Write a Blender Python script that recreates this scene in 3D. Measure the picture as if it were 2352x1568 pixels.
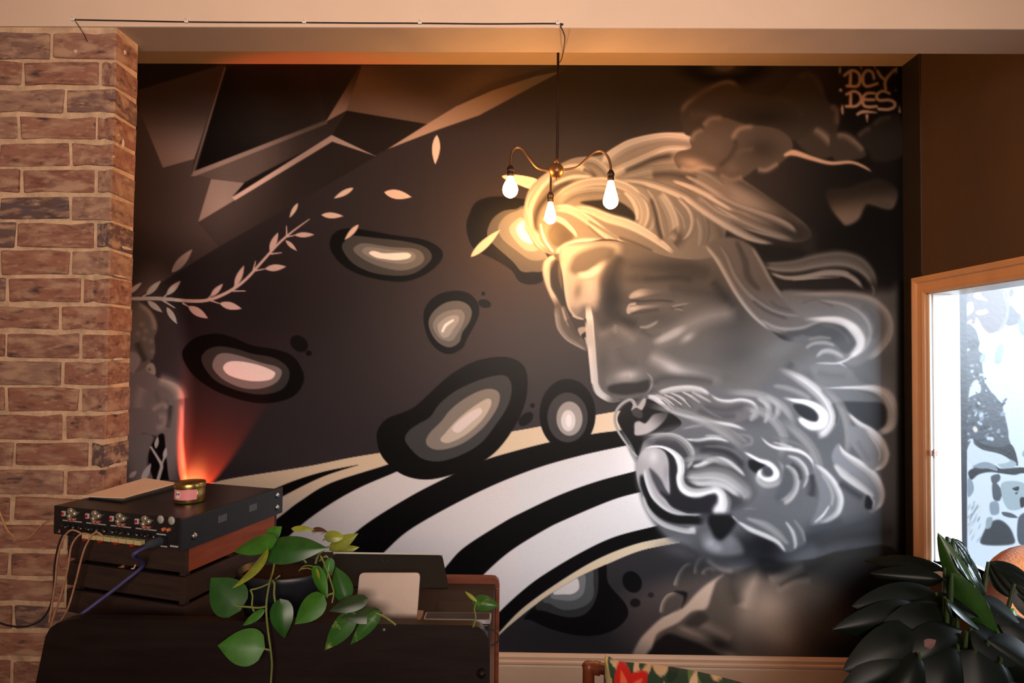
import bpy, bmesh, math, random
import numpy as np
from mathutils import Vector, Matrix, Euler, Quaternion

for o in list(bpy.data.objects):
    bpy.data.objects.remove(o)
scene = bpy.context.scene
COL = scene.collection
R = math.radians
random.seed(7)

# ------------------------------------------------------------------ camera
CAM = Vector((0, 0, 1.66))
FPX, PW, PH = 1350.0, 2352.0, 1568.0
YAW, PITCH, ROLL = 0.0119, 0.0260, 0.0095
fwd = Vector((-math.sin(YAW) * math.cos(PITCH), math.cos(YAW) * math.cos(PITCH), math.sin(PITCH)))
r0 = Vector((math.cos(YAW), math.sin(YAW), 0))
u0 = r0.cross(fwd)
cr = r0 * math.cos(ROLL) + u0 * math.sin(ROLL)
cu = u0 * math.cos(ROLL) - r0 * math.sin(ROLL)
cam_d = bpy.data.cameras.new('camera')
cam_d.sensor_width = 36
cam_d.lens = FPX / PW * 36
cam_d.clip_start = .02
cam = bpy.data.objects.new('camera', cam_d)
COL.objects.link(cam)
cam.matrix_world = Matrix(((cr.x, cu.x, -fwd.x, CAM.x), (cr.y, cu.y, -fwd.y, CAM.y), (cr.z, cu.z, -fwd.z, CAM.z), (0, 0, 0, 1)))
scene.camera = cam

# ------------------------------------------------------------------ world, daylight, exposure
scene.view_settings.view_transform = 'Standard'
scene.view_settings.look = 'None'
scene.view_settings.gamma = 1
scene.view_settings.use_curve_mapping = False
scene.view_settings.exposure = 0.0
scene.cycles.use_denoising = True
scene.cycles.max_bounces = 8
scene.cycles.sample_clamp_indirect = 6
world = bpy.data.worlds.new('sky')
scene.world = world
world.use_nodes = True
bgn = world.node_tree.nodes['Background']
bgn.inputs[0].default_value = (.78, .88, 1.0, 1)
bgn.inputs[1].default_value = 0.35

def area_light(name, loc, target, sx, sy, power, colour):
    d = bpy.data.lights.new(name, 'AREA')
    d.shape = 'RECTANGLE'; d.size = sx; d.size_y = sy; d.energy = power; d.color = colour
    o = bpy.data.objects.new(name, d)
    COL.objects.link(o)
    o.location = loc
    o.rotation_euler = (Vector(target) - Vector(loc)).to_track_quat('-Z', 'Y').to_euler()
    return o
area_light('daylight_side_window', (6.4, -1.3, 2.95), (.9, 2.8, 1.35), 4.2, 2.8, 1230, (.74, .86, 1.0))
rear = area_light('rear_room_fill', (.55, -2.05, 2.15), (-.15, 1.9, 2.4), 2.6, 1.2, 34, (1.0, .81, .68))  # unseen warm fill added behind the camera, aimed up at the beam
rear.data.spread = R(75)

# ------------------------------------------------------------------ survey helpers: a sight line met with a plane of the room
def ray(px, py):
    return (fwd + cr * ((px - PW / 2) / FPX) - cu * ((py - PH / 2) / FPX))
def at_y(px, py, Y):
    d = ray(px, py); return CAM + d * ((Y - CAM.y) / d.y)
def at_x(px, py, X):
    d = ray(px, py); return CAM + d * ((X - CAM.x) / d.x)
def at_z(px, py, Z):
    d = ray(px, py); return CAM + d * ((Z - CAM.z) / d.z)
def lin(c):
    c = c / 255.
    return c / 12.92 if c <= .04045 else ((c + .055) / 1.055) ** 2.4
def S(r, g, b):
    return (lin(r), lin(g), lin(b))

# ------------------------------------------------------------------ naming helpers
def tag(o, label=None, cat=None, group=None, kind=None):
    if label: o['label'] = label
    if cat: o['category'] = cat
    if group: o['group'] = group
    if kind: o['kind'] = kind
    return o
def link(name, me, parent=None, loc=None, rot=None):
    o = bpy.data.objects.new(name, me)
    COL.objects.link(o)
    if parent is not None: o.parent = parent
    if loc is not None: o.location = loc
    if rot is not None: o.rotation_euler = rot
    return o
def empty(name, loc=(0, 0, 0), rz=0., label=None, cat=None, group=None):
    o = link(name, None, None, loc, (0, 0, rz))
    o.empty_display_size = .05
    return tag(o, label, cat, group)

class MB:
    """collects shapes, builds ONE mesh object"""
    def __init__(s):
        s.v, s.f, s.sm = [], [], []
    def add(s, vs, fs, smooth=False):
        b = len(s.v)
        s.v += [tuple(v) for v in vs]
        s.f += [tuple(b + i for i in f) for f in fs]
        s.sm += [smooth] * len(fs)
        return s
    def box(s, x0, x1, y0, y1, z0, z1):
        v = [(x0, y0, z0), (x1, y0, z0), (x1, y1, z0), (x0, y1, z0), (x0, y0, z1), (x1, y0, z1), (x1, y1, z1), (x0, y1, z1)]
        return s.add(v, [(0, 3, 2, 1), (4, 5, 6, 7), (0, 1, 5, 4), (1, 2, 6, 5), (2, 3, 7, 6), (3, 0, 4, 7)])
    def bbox(s, x0, x1, y0, y1, z0, z1, b=.003):
        """box with bevelled edges"""
        bm = bmesh.new()
        bmesh.ops.create_cube(bm, size=1)
        for v in bm.verts:
            v.co = Vector(((x0 + x1) / 2 + v.co.x * (x1 - x0), (y0 + y1) / 2 + v.co.y * (y1 - y0), (z0 + z1) / 2 + v.co.z * (z1 - z0)))
        bmesh.ops.bevel(bm, geom=bm.edges[:], offset=b, segments=2, affect='EDGES', profile=.6)
        bm.verts.index_update()
        s.add([v.co.copy() for v in bm.verts], [[v.index for v in f.verts] for f in bm.faces])
        bm.free()
        return s
    def tube(s, pts, r, n=10, caps=True, smooth=True):
        P = [Vector(p) for p in pts]
        rr = r if hasattr(r, '__len__') else [r] * len(P)
        t = (P[1] - P[0]).normalized()
        nrm = t.orthogonal().normalized()
        rings = []
        for i, p in enumerate(P):
            t2 = (P[min(i + 1, len(P) - 1)] - P[max(i - 1, 0)])
            t2 = t2.normalized() if t2.length > 1e-9 else t
            q = t.rotation_difference(t2)
            nrm = (q @ nrm); nrm = (nrm - t2 * nrm.dot(t2)).normalized(); t = t2
            bi = t.cross(nrm)
            rings.append([p + (nrm * math.cos(2 * math.pi * k / n) + bi * math.sin(2 * math.pi * k / n)) * rr[i] for k in range(n)])
        vs = [v for rg in rings for v in rg]
        fs = [(i * n + k, i * n + (k + 1) % n, (i + 1) * n + (k + 1) % n, (i + 1) * n + k) for i in range(len(P) - 1) for k in range(n)]
        s.add(vs, fs, smooth)
        if caps:
            s.add(rings[0], [tuple(range(n))[::-1]]); s.add(rings[-1], [tuple(range(n))])
        return s
    def lathe(s, prof, o=(0, 0, 0), n=28, smooth=True, ax='z'):
        vs, fs = [], []
        for (r, z) in prof:
            for k in range(n):
                a = 2 * math.pi * k / n
                if ax == 'z': vs.append((o[0] + r * math.cos(a), o[1] + r * math.sin(a), o[2] + z))
                elif ax == 'x': vs.append((o[0] + z, o[1] + r * math.cos(a), o[2] + r * math.sin(a)))
                else: vs.append((o[0] - r * math.cos(a), o[1] + z, o[2] + r * math.sin(a)))
        for i in range(len(prof) - 1):
            for k in range(n):
                fs.append((i * n + k, i * n + (k + 1) % n, (i + 1) * n + (k + 1) % n, (i + 1) * n + k))
        return s.add(vs, fs, smooth)
    def prism(s, out, y0, y1):
        """outline in x,z pushed along y"""
        n = len(out)
        vs = [(x, y0, z) for x, z in out] + [(x, y1, z) for x, z in out]
        return s.add(vs, [tuple(range(n)), tuple(range(2 * n - 1, n - 1, -1))] + [(i, n + i, n + (i + 1) % n, (i + 1) % n) for i in range(n)])
    def grid(s, P, smooth=True, close=False):
        h, w = len(P), len(P[0])
        vs = [p for row in P for p in row]
        fs = [(i * w + j, i * w + (j + 1) % w, (i + 1) * w + (j + 1) % w, (i + 1) * w + j) for i in range(h - 1) for j in range(w if close else w - 1)]
        return s.add(vs, fs, smooth)
    def mesh(s, name, mat):
        me = bpy.data.meshes.new(name)
        me.from_pydata(s.v, [], s.f)
        me.polygons.foreach_set('use_smooth', s.sm)
        if mat is not None: me.materials.append(mat)
        bm = bmesh.new(); bm.from_mesh(me)
        bmesh.ops.recalc_face_normals(bm, faces=bm.faces)
        bm.to_mesh(me); bm.free()
        me.update()
        return me
    def build(s, name, mat, parent=None, loc=None, rot=None):
        return link(name, s.mesh(name, mat), parent, loc, rot)

def spline(pts, n=8):
    P = [Vector(p) for p in pts]
    if len(P) < 3: return P
    out = []
    for i in range(len(P) - 1):
        a, b, c, d = P[max(i - 1, 0)], P[i], P[i + 1], P[min(i + 2, len(P) - 1)]
        for k in range(n):
            t = k / n
            out.append(.5 * (2 * b + (c - a) * t + (2 * a - 5 * b + 4 * c - d) * t * t + (3 * b - a - 3 * c + d) * t ** 3))
    return out + [P[-1]]

# ------------------------------------------------------------------ materials
MATS = {}
def mat(name, col, rough=.6, spec=.4, metal=0., var=.0, scale=8., bump=0., bscale=60., coat=0., emit=None, estr=0., stretch=(1, 1, 1), col2=None, sheen=0., trans=0., sss=0.):
    """principled surface, colour broken up by noise between col and col2"""
    m = bpy.data.materials.new(name); MATS[name] = m
    m.use_nodes = True
    nt = m.node_tree; N = nt.nodes; L = nt.links
    b = N['Principled BSDF']
    b.inputs['Roughness'].default_value = rough
    b.inputs['Specular IOR Level'].default_value = spec
    b.inputs['Metallic'].default_value = metal
    b.inputs['Coat Weight'].default_value = coat
    b.inputs['Sheen Weight'].default_value = sheen
    b.inputs['Transmission Weight'].default_value = trans
    b.inputs['Base Color'].default_value = (*col, 1)
    if emit is not None:
        b.inputs['Emission Color'].default_value = (*emit, 1); b.inputs['Emission Strength'].default_value = estr
    if var or bump or col2:
        tc = N.new('ShaderNodeTexCoord'); mp = N.new('ShaderNodeMapping'); mp.inputs['Scale'].default_value = stretch
        L.new(tc.outputs['Object'], mp.inputs['Vector'])
        if var or col2:
            n1 = N.new('ShaderNodeTexNoise'); n1.inputs['Scale'].default_value = scale; n1.inputs['Detail'].default_value = 6; n1.inputs['Roughness'].default_value = .65
            L.new(mp.outputs[0], n1.inputs['Vector'])
            rp = N.new('ShaderNodeValToRGB')
            c2 = col2 if col2 else tuple(min(1, c * (1 + var)) for c in col)
            c1 = tuple(c * (1 - var) for c in col)
            rp.color_ramp.elements[0].position = .32; rp.color_ramp.elements[1].position = .68
            rp.color_ramp.elements[0].color = (*c1, 1); rp.color_ramp.elements[1].color = (*c2, 1)
            L.new(n1.outputs['Fac'], rp.inputs[0]); L.new(rp.outputs[0], b.inputs['Base Color'])
        if bump:
            n2 = N.new('ShaderNodeTexNoise'); n2.inputs['Scale'].default_value = bscale; n2.inputs['Detail'].default_value = 4
            L.new(mp.outputs[0], n2.inputs['Vector'])
            bp = N.new('ShaderNodeBump'); bp.inputs['Strength'].default_value = bump; bp.inputs['Distance'].default_value = .004
            L.new(n2.outputs['Fac'], bp.inputs['Height']); L.new(bp.outputs[0], b.inputs['Normal'])
    return m

def attr_mat(name, rough, spec, bump=.0, bscale=90., sheen=0.):
    """paint whose colour is brushed onto the surface (colour attribute 'paint')"""
    m = mat(name, (.5, .5, .5), rough, spec, bump=bump, bscale=bscale, sheen=sheen)
    nt = m.node_tree
    a = nt.nodes.new('ShaderNodeAttribute'); a.attribute_name = 'paint'
    nt.links.new(a.outputs['Color'], nt.nodes['Principled BSDF'].inputs['Base Color'])
    return m
# ------------------------------------------------------------------ mural painting (brush strokes evaluated on the wall's own vertices)
def new_canvas(x0, x1, y0, y1, step):
    global MX0, MX1, MY0, MY1, MS, MW, MH, CAN
    MX0, MX1, MY0, MY1, MS = float(x0), float(x1), float(y0), float(y1), float(step)
    MW = int((MX1 - MX0) / MS) + 1
    MH = int((MY1 - MY0) / MS) + 1
    CAN = np.zeros((MH, MW, 3), np.float32)

def canvas_mesh(name, m, where, parent=None):
    """the painted sheet: one vertex per dab, placed on the real surface by where(x, y) (arrays)"""
    X, Y = np.meshgrid(MX0 + MS * np.arange(MW), MY0 + MS * np.arange(MH))
    P = where(X.ravel(), Y.ravel())
    me = bpy.data.meshes.new(name)
    idx = np.arange(MW * MH).reshape(MH, MW)
    F = np.stack([idx[:-1, :-1], idx[1:, :-1], idx[1:, 1:], idx[:-1, 1:]], -1).reshape(-1, 4)
    me.vertices.add(len(P)); me.vertices.foreach_set('co', np.ascontiguousarray(P, np.float32).ravel())
    me.loops.add(F.size); me.loops.foreach_set('vertex_index', F.ravel().astype(np.int32))
    me.polygons.add(len(F)); me.polygons.foreach_set('loop_start', np.arange(0, F.size, 4, dtype=np.int32))
    me.polygons.foreach_set('use_smooth', np.ones(len(F), bool))
    me.update(calc_edges=True)
    c = np.clip(CAN.reshape(-1, 3), .004, .95)
    c = np.where(c <= .04045, c / 12.92, ((c + .055) / 1.055) ** 2.4)
    at = me.color_attributes.new('paint', 'FLOAT_COLOR', 'POINT')
    at.data.foreach_set('color', np.concatenate([c, np.ones((len(c), 1))], 1).astype(np.float32).ravel())
    me.materials.append(m)
    return link(name, me, parent)

def sheet_y(Y):
    f_, r_, u_, c_ = (np.array(v) for v in (fwd, cr, cu, CAM))
    def go(x, y):
        d = f_ + r_ * ((x - PW / 2) / FPX)[:, None] - u_ * ((y - PH / 2) / FPX)[:, None]
        return c_ + d * ((Y - c_[1]) / d[:, 1:2])
    return go

CLIP = [None]

def cmr(pts, closed=False, n=7):
    P = np.asarray(pts, float)
    m = len(P)
    if m < 3:
        t = np.linspace(0, 1, n * 2)[:, None]
        return P[0] * (1 - t) + P[-1] * t
    idx = range(m) if closed else range(m - 1)
    out = []
    for i in idx:
        if closed:
            a, b, c, d = P[(i - 1) % m], P[i], P[(i + 1) % m], P[(i + 2) % m]
        else:
            a, b, c, d = P[max(i - 1, 0)], P[i], P[i + 1], P[min(i + 2, m - 1)]
        t = np.linspace(0, 1, n, endpoint=False)[:, None]
        out.append(.5 * (2 * b + (c - a) * t + (2 * a - 5 * b + 4 * c - d) * t * t + (3 * b - a - 3 * c + d) * t ** 3))
    if not closed:
        out.append(P[-1:])
    return np.concatenate(out)

def box_of(P, pad):
    x0 = max(int((P[:, 0].min() - pad - MX0) / MS), 0); x1 = min(int((P[:, 0].max() + pad - MX0) / MS) + 2, MW)
    y0 = max(int((P[:, 1].min() - pad - MY0) / MS), 0); y1 = min(int((P[:, 1].max() + pad - MY0) / MS) + 2, MH)
    if x1 <= x0 or y1 <= y0:
        return None
    X, Y = np.meshgrid(MX0 + MS * np.arange(x0, x1), MY0 + MS * np.arange(y0, y1))
    return (slice(y0, y1), slice(x0, x1)), X, Y

def rgb(c):
    return np.array((c, c, c) if np.isscalar(c) else c, np.float32)

def sstep(t):
    t = np.clip(t, 0, 1)
    return t * t * (3 - 2 * t)

def put(sl, a, col):
    if CLIP[0] is not None:
        a = a * CLIP[0][sl]
    a = a[..., None]
    CAN[sl] = CAN[sl] * (1 - a) + col * a

def pmask(P, X, Y, soft):
    inside = np.zeros(X.shape, bool)
    dm = np.full(X.shape, 1e9)
    Q = np.roll(P, -1, 0)
    for (ax, ay), (bx, by) in zip(P, Q):
        c = (ay > Y) != (by > Y)
        if ay != by:
            inside ^= c & (X < (bx - ax) * (Y - ay) / (by - ay) + ax)
        dx, dy = bx - ax, by - ay
        L = dx * dx + dy * dy + 1e-9
        t = np.clip(((X - ax) * dx + (Y - ay) * dy) / L, 0, 1)
        np.minimum(dm, (X - ax - t * dx) ** 2 + (Y - ay - t * dy) ** 2, out=dm)
    d = np.sqrt(dm)
    d = np.where(inside, -d, d)
    return sstep(.5 - d / (2 * soft))

def fill(pts, col, soft=1.4, a=1., smooth=True, grad=None, n=5):
    """grad = ((x0,y0),(x1,y1),col1): colour runs from col to col1"""
    P = cmr(pts, True, n) if smooth else np.asarray(pts, float)
    b = box_of(P, soft + 2)
    if b is None:
        return
    sl, X, Y = b
    m = pmask(P, X, Y, soft) * a
    c = rgb(col)
    if grad is not None:
        (x0, y0), (x1, y1), c1 = grad
        t = ((X - x0) * (x1 - x0) + (Y - y0) * (y1 - y0)) / ((x1 - x0) ** 2 + (y1 - y0) ** 2)
        t = sstep(t)[..., None]
        c = c * (1 - t) + rgb(c1) * t
    put(sl, m, c)

def clip_to(pts, soft=2., smooth=True):
    if pts is None:
        CLIP[0] = None
        return
    P = cmr(pts, True, 5) if smooth else np.asarray(pts, float)
    M = np.zeros((MH, MW), np.float32)
    b = box_of(P, soft + 2)
    sl, X, Y = b
    M[sl] = pmask(P, X, Y, soft)
    CLIP[0] = M

def sweep(pts, w, n):
    P = cmr(pts, False, n)
    w = np.atleast_1d(np.asarray(w, float))
    W = np.interp(np.linspace(0, 1, len(P)), np.linspace(0, 1, len(w)), w) if len(w) > 1 else np.full(len(P), w[0])
    return P, np.maximum(W, .4)

def stroke(pts, w, col, a=1., soft=None, fade=(0, 0), cols=None, n=6):
    """tapered brush stroke, w = half widths along it; cols = tones from its left edge to its right edge"""
    P, W = sweep(pts, w, n)
    sf = soft if soft is not None else 1.6
    b = box_of(P, W.max() + sf + 2)
    if b is None:
        return
    sl, X, Y = b
    best = np.full(X.shape, 1e9); U = np.zeros(X.shape); S = np.zeros(X.shape); WW = np.ones(X.shape)
    N = len(P) - 1
    for i in range(N):
        ax, ay = P[i]; dx, dy = P[i + 1] - P[i]
        L = dx * dx + dy * dy + 1e-9
        t = np.clip(((X - ax) * dx + (Y - ay) * dy) / L, 0, 1)
        ex, ey = X - ax - t * dx, Y - ay - t * dy
        d = np.sqrt(ex * ex + ey * ey)
        w_ = W[i] + (W[i + 1] - W[i]) * t
        k = d - w_
        m = k < best
        best[m] = k[m]
        WW[m] = w_[m]
        U[m] = (np.sign(dx * ey - dy * ex) * d / w_)[m]
        S[m] = ((i + t) / N)[m]
    al = sstep(.5 - best / (2 * sf)) * a
    if fade[0] > 0:
        al = al * sstep(S / fade[0])
    if fade[1] > 0:
        al = al * sstep((1 - S) / fade[1])
    if cols is None:
        put(sl, al, rgb(col))
    else:
        c = np.interp(np.clip(U, -1, 1), np.linspace(-1, 1, len(cols)), cols)
        al = al * (1 - .9 * sstep((np.abs(U) - .45) / .55))
        put(sl, al, c[..., None] * np.array((1.0, .975, .96), np.float32))

def lock(P, w, c, a, f, s):
    stroke(P, np.asarray(w, float) * 1.42, .5, a, max(s, .22 * float(np.mean(w))), f, cols=c)
    if np.max(w) > 5.5:
        Q, W = sweep(P, w, 6)
        t = np.gradient(Q, axis=0); t /= np.linalg.norm(t, axis=1)[:, None] + 1e-9
        nn = np.stack([-t[:, 1], t[:, 0]], 1)
        for k, u in enumerate((-.62, -.28, .05, .38, .7)):
            tone = float(np.interp(u, np.linspace(-1, 1, len(c)), c)) + (.10, -.07, .09, -.08, .07)[k]
            q = (Q + nn * (W * u * 1.1)[:, None])[::3]
            if len(q) > 3:
                stroke(q, [.5, 1.0, .9, .4], tone, .42 * a, 1.3, (.25, .3), n=3)

def spray(pts, w, col, a=1., fade=(.15, .15), n=5):
    """air-brushed line: soft on both sides"""
    P, W = sweep(pts, w, n)
    stroke(pts, np.atleast_1d(w) * .35, col, a, soft=float(np.max(W)) * .95, fade=fade, n=n)

def blob(cx, cy, rx, ry, rot, col, a=1., hard=0.):
    R = max(rx, ry) * (2.2 if hard == 0 else 1.3)
    b = box_of(np.array([[cx - R, cy - R], [cx + R, cy + R]]), 2)
    if b is None:
        return
    sl, X, Y = b
    c, s = math.cos(math.radians(rot)), math.sin(math.radians(rot))
    u = ((X - cx) * c + (Y - cy) * s) / rx
    v = (-(X - cx) * s + (Y - cy) * c) / ry
    r = np.sqrt(u * u + v * v)
    if hard:
        m = sstep(.5 - (r - 1) * min(rx, ry) / (2 * hard))
    else:
        m = np.exp(-(r * 1.25) ** 2)
    put(sl, m * a, rgb(col))

def leaf(x0, y0, x1, y1, w, col, bend=.0):
    """lens-shaped leaf from stalk to tip"""
    dx, dy = x1 - x0, y1 - y0
    L = math.hypot(dx, dy); nx, ny = -dy / L, dx / L
    A, B = [], []
    for k in range(11):
        t = k / 10
        h = w * math.sin(math.pi * t ** .85) ** .9 if 0 < t < 1 else 0
        o = bend * L * math.sin(math.pi * t)
        A.append((x0 + dx * t + nx * (h + o), y0 + dy * t + ny * (h + o)))
        B.append((x0 + dx * t - nx * (h - o), y0 + dy * t - ny * (h - o)))
    fill(A + B[::-1][1:-1], col, 1.3, smooth=False)

def V(ox, oy, s, *xy):
    """brush points given on a survey tile with corner (ox, oy) and scale s"""
    return [(ox + xy[i] / s, oy + xy[i + 1] / s) for i in range(0, len(xy), 2)]

def paint_mural():
    new_canvas(130, 2084, 132, 1530, 2)
    BG = (.175, .155, .165)
    CAN[:] = rgb(BG)
    blob(1130, 820, 380, 330, 0, (.235, .205, .21), .9)
    blob(560, 720, 300, 170, -20, (.12, .105, .115), .8)
    blob(1560, 260, 330, 140, 0, (.15, .14, .13), .8)
    blob(2000, 520, 260, 330, 0, (.075, .07, .07), 1)
    blob(2000, 280, 160, 200, 0, (.06, .055, .055), .9)
    blob(1400, 1440, 300, 90, 0, (.12, .11, .12), .8)

    # ---- faceted crystal at the upper left
    T = lambda *a: V(300, 120, 2.94, *a)
    fill([(120, 130), (1330, 130), (1290, 165), (1100, 266), (892, 341), (756, 423), (501, 566), (368, 650), (300, 695), (120, 790)], (.20, .17, .165), smooth=False)
    fill([(120, 250), (322, 255), (374, 385), (446, 365), (440, 400), (487, 411), (455, 510), (503, 566), (368, 650), (300, 693), (120, 790)], (.265, .23, .225), smooth=False)
    fill([(120, 130), (500, 130), (497, 153), (318, 207), (120, 260)], (.13, .115, .115), 3, smooth=False)
    fill([(318, 207), (500, 152), (517, 150), (446, 365), (374, 385), (320, 252)], (.22, .19, .185), smooth=False, grad=((420, 230), (400, 370), (.47, .41, .395)))
    fill([(519, 150), (724, 150), (752, 272), (450, 394)], (.055, .05, .05), smooth=False, grad=((470, 350), (730, 170), (.17, .15, .145)))
    fill([(722, 150), (832, 150), (750, 272)], (.15, .135, .13), smooth=False)
    fill([(450, 402), (751, 281), (797, 254), (763, 310), (654, 378), (569, 421), (487, 411)], (.30, .26, .25), smooth=False, grad=((500, 410), (770, 280), (.17, .15, .145)))
    fill([(762, 314), (690, 352), (600, 398), (558, 421), (533, 452), (610, 408), (700, 356)], (.075, .065, .065), 2.5, smooth=False)
    fill([(797, 254), (984, 285), (892, 341), (862, 357), (763, 310)], (.12, .105, .10), smooth=False)
    fill([(455, 511), (763, 326), (862, 358), (892, 342), (756, 423), (503, 566)], (.235, .205, .20), smooth=False, grad=((480, 530), (800, 360), (.14, .12, .12)))
    fill([(455, 510), (485, 411), (561, 420), (535, 450), (540, 459)], (.50, .44, .42), smooth=False, grad=((480, 480), (550, 425), (.44, .39, .37)))
    fill([(533, 453), (762, 310), (862, 358), (763, 325), (540, 460)], (.62, .54, .51), smooth=False)
    stroke([(517, 156), (443, 398)], [1.8, 1.4], (.42, .37, .35), .9)
    fill([(438, 404), (446, 393), (752, 275), (752, 284), (449, 404)], (.47, .41, .39), smooth=False, grad=((450, 400), (750, 280), (.33, .29, .28)))
    fill([(797, 254), (808, 216), (830, 150), (1275, 150), (1110, 195), (1048, 246), (984, 285)], (.42, .36, .33), smooth=False, grad=((900, 265), (960, 165), (.25, .21, .195)))
    blob(1090, 190, 120, 40, -25, (.34, .29, .26), .8)
    fill([(749, 279), (797, 253), (809, 214), (832, 150), (822, 158)], (.56, .49, .46), smooth=False, grad=((770, 262), (826, 160), (.22, .19, .18)))
    fill([(891, 342), (984, 283), (1048, 244), (1130, 208), (1230, 175), (1290, 163), (1180, 222), (1100, 265), (1007, 297)], (.66, .57, .51), smooth=False, grad=((950, 300), (1250, 180), (.36, .31, .28)))

    # ---- ringed pebbles
    def rings(ox, oy, s, shapes):
        for v, pts in shapes:
            fill(V(ox, oy, s, *pts), v, 1.4)
    K = (.035, .03, .032)
    rings(700, 480, 3.92, [
        (K, (225, 310, 260, 220, 370, 175, 560, 190, 800, 235, 1050, 270, 1190, 330, 1245, 410, 1190, 510, 1040, 610, 850, 655, 560, 610, 360, 520, 250, 400)),
        (.245, (335, 330, 380, 270, 440, 240, 640, 260, 900, 290, 1080, 340, 1145, 420, 1100, 500, 980, 580, 830, 600, 620, 575, 450, 500, 365, 410)),
        (.40, (440, 375, 480, 320, 560, 308, 760, 340, 1000, 360, 1075, 430, 1040, 500, 900, 550, 740, 535, 560, 470)),
        (.50, (515, 375, 550, 345, 620, 345, 800, 370, 960, 385, 1000, 430, 960, 475, 860, 492, 680, 465, 560, 420)),
        (.90, (580, 400, 600, 378, 640, 380, 720, 398, 900, 392, 950, 405, 955, 425, 920, 448, 820, 460, 720, 450, 640, 435))])
    rings(700, 480, 3.92, [
        (K, (1068, 980, 1100, 860, 1200, 770, 1350, 735, 1480, 760, 1560, 850, 1565, 960, 1510, 1080, 1460, 1170, 1420, 1250, 1310, 1305, 1200, 1270, 1110, 1160)),
        (.36, (1115, 1010, 1160, 920, 1260, 845, 1380, 825, 1470, 860, 1505, 930, 1480, 1020, 1420, 1110, 1390, 1200, 1300, 1245, 1200, 1200, 1135, 1110)),
        (.48, (1155, 1030, 1200, 960, 1290, 915, 1400, 905, 1440, 960, 1420, 1040, 1370, 1130, 1320, 1185, 1230, 1170, 1170, 1100)),
        (.60, (1195, 1060, 1230, 1005, 1310, 960, 1380, 962, 1385, 1010, 1340, 1080, 1290, 1150, 1230, 1145))])
    stroke(V(700, 480, 3.92, 1240, 1100, 1270, 1045, 1335, 1000), [2.6, 3.4, 2.2], .92)
    rings(0, 500, 2.904, [
        (K, (1215, 920, 1250, 840, 1330, 790, 1450, 772, 1560, 800, 1680, 850, 1850, 880, 1960, 930, 2025, 1040, 2010, 1130, 1940, 1200, 1800, 1235, 1650, 1225, 1450, 1160, 1290, 1050)),
        (.20, (1345, 960, 1370, 890, 1450, 858, 1560, 870, 1680, 905, 1830, 935, 1920, 1000, 1925, 1080, 1870, 1150, 1740, 1178, 1580, 1150, 1430, 1080)),
        (.46, (1418, 970, 1450, 915, 1510, 902, 1600, 920, 1740, 965, 1850, 995, 1880, 1035, 1840, 1100, 1740, 1138, 1620, 1135, 1500, 1085, 1430, 1020)),
        (.88, (1488, 1000, 1520, 962, 1600, 957, 1720, 980, 1820, 1020, 1835, 1045, 1800, 1080, 1700, 1090, 1600, 1075, 1520, 1045))])
    # ---- stripes
    c0 = [(470, 1116), (525, 1100), (700, 1072), (800, 1052), (872, 1040), (1000, 1020), (1100, 1004), (1181, 990), (1242, 979), (1369, 953), (1440, 941)]
    ce = [(1560, 1246), (1474, 1263), (1396, 1294), (1320, 1330), (1251, 1373), (1200, 1411), (1143, 1461), (1085, 1530)]
    WH = (.83, .79, .775)
    fill([(430, 1126)] + list(cmr(c0, False)) + [(1640, 1100)] + list(cmr(ce, False)) + [(430, 1530)], WH, 1.2, smooth=False)
    CR = (.84, .745, .63)
    B1t = [(1440, 986), (1419, 989), (1364, 996), (1259, 1016), (1159, 1042), (1107, 1059), (1035, 1092), (938, 1142), (830, 1211), (760, 1280), (700, 1350)]
    B1b = [(640, 1420), (720, 1420), (830, 1318), (882, 1268), (949, 1211), (1090, 1134), (1215, 1081), (1325, 1048), (1438, 1023), (1460, 1019)]
    W2t = [(930, 1050), (886, 1068), (759, 1109), (690, 1150), (649, 1181), (560, 1250)]
    fill(list(cmr(c0, False)) + list(cmr(B1t[:6], False)) + [(1000, 1090), (906, 1075)] + list(cmr(W2t[1:], False)), CR, 1.2, smooth=False)
    blob(600, 1240, 160, 90, -30, (.80, .76, .76), .8)
    fill(list(cmr([(822, 1067), (735, 1085), (649, 1114), (560, 1158), (480, 1210)], False)) + list(cmr([(480, 1250), (560, 1192), (649, 1140), (740, 1095), (822, 1068)], False)), K, 1.2, smooth=False)
    fill(list(cmr(W2t, False)) + list(cmr([(540, 1360), (620, 1275), (690, 1207), (759, 1157), (827, 1119), (906, 1085), (960, 1060)], False)), K, 1.2, smooth=False)
    fill(list(cmr(B1t, False)) + list(cmr(B1b, False)), K, 1.2, smooth=False)
    B2t = [(1490, 1072), (1461, 1081), (1372, 1105), (1286, 1136), (1200, 1176), (1153, 1201), (1067, 1256), (1026, 1299), (960, 1380)]
    B2b = [(1000, 1440), (1050, 1385), (1105, 1325), (1170, 1267), (1250, 1217), (1303, 1191), (1406, 1148), (1474, 1129), (1510, 1120)]
    fill(list(cmr(B2t, False)) + list(cmr(B2b, False)), K, 1.2, smooth=False)
    B3t = [(1540, 1200), (1505, 1208), (1413, 1232), (1337, 1267), (1251, 1318), (1200, 1356), (1143, 1409), (1080, 1480)]
    B3b = [(1100, 1500), (1143, 1456), (1200, 1397), (1286, 1335), (1372, 1284), (1457, 1250), (1531, 1234), (1570, 1228)]
    fill(list(cmr(B3b, False)) + list(cmr(ce, False)), (.80, .715, .60), 1.2, smooth=False)
    fill(list(cmr(B3t, False)) + list(cmr(B3b, False)), K, 1.2, smooth=False)
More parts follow.
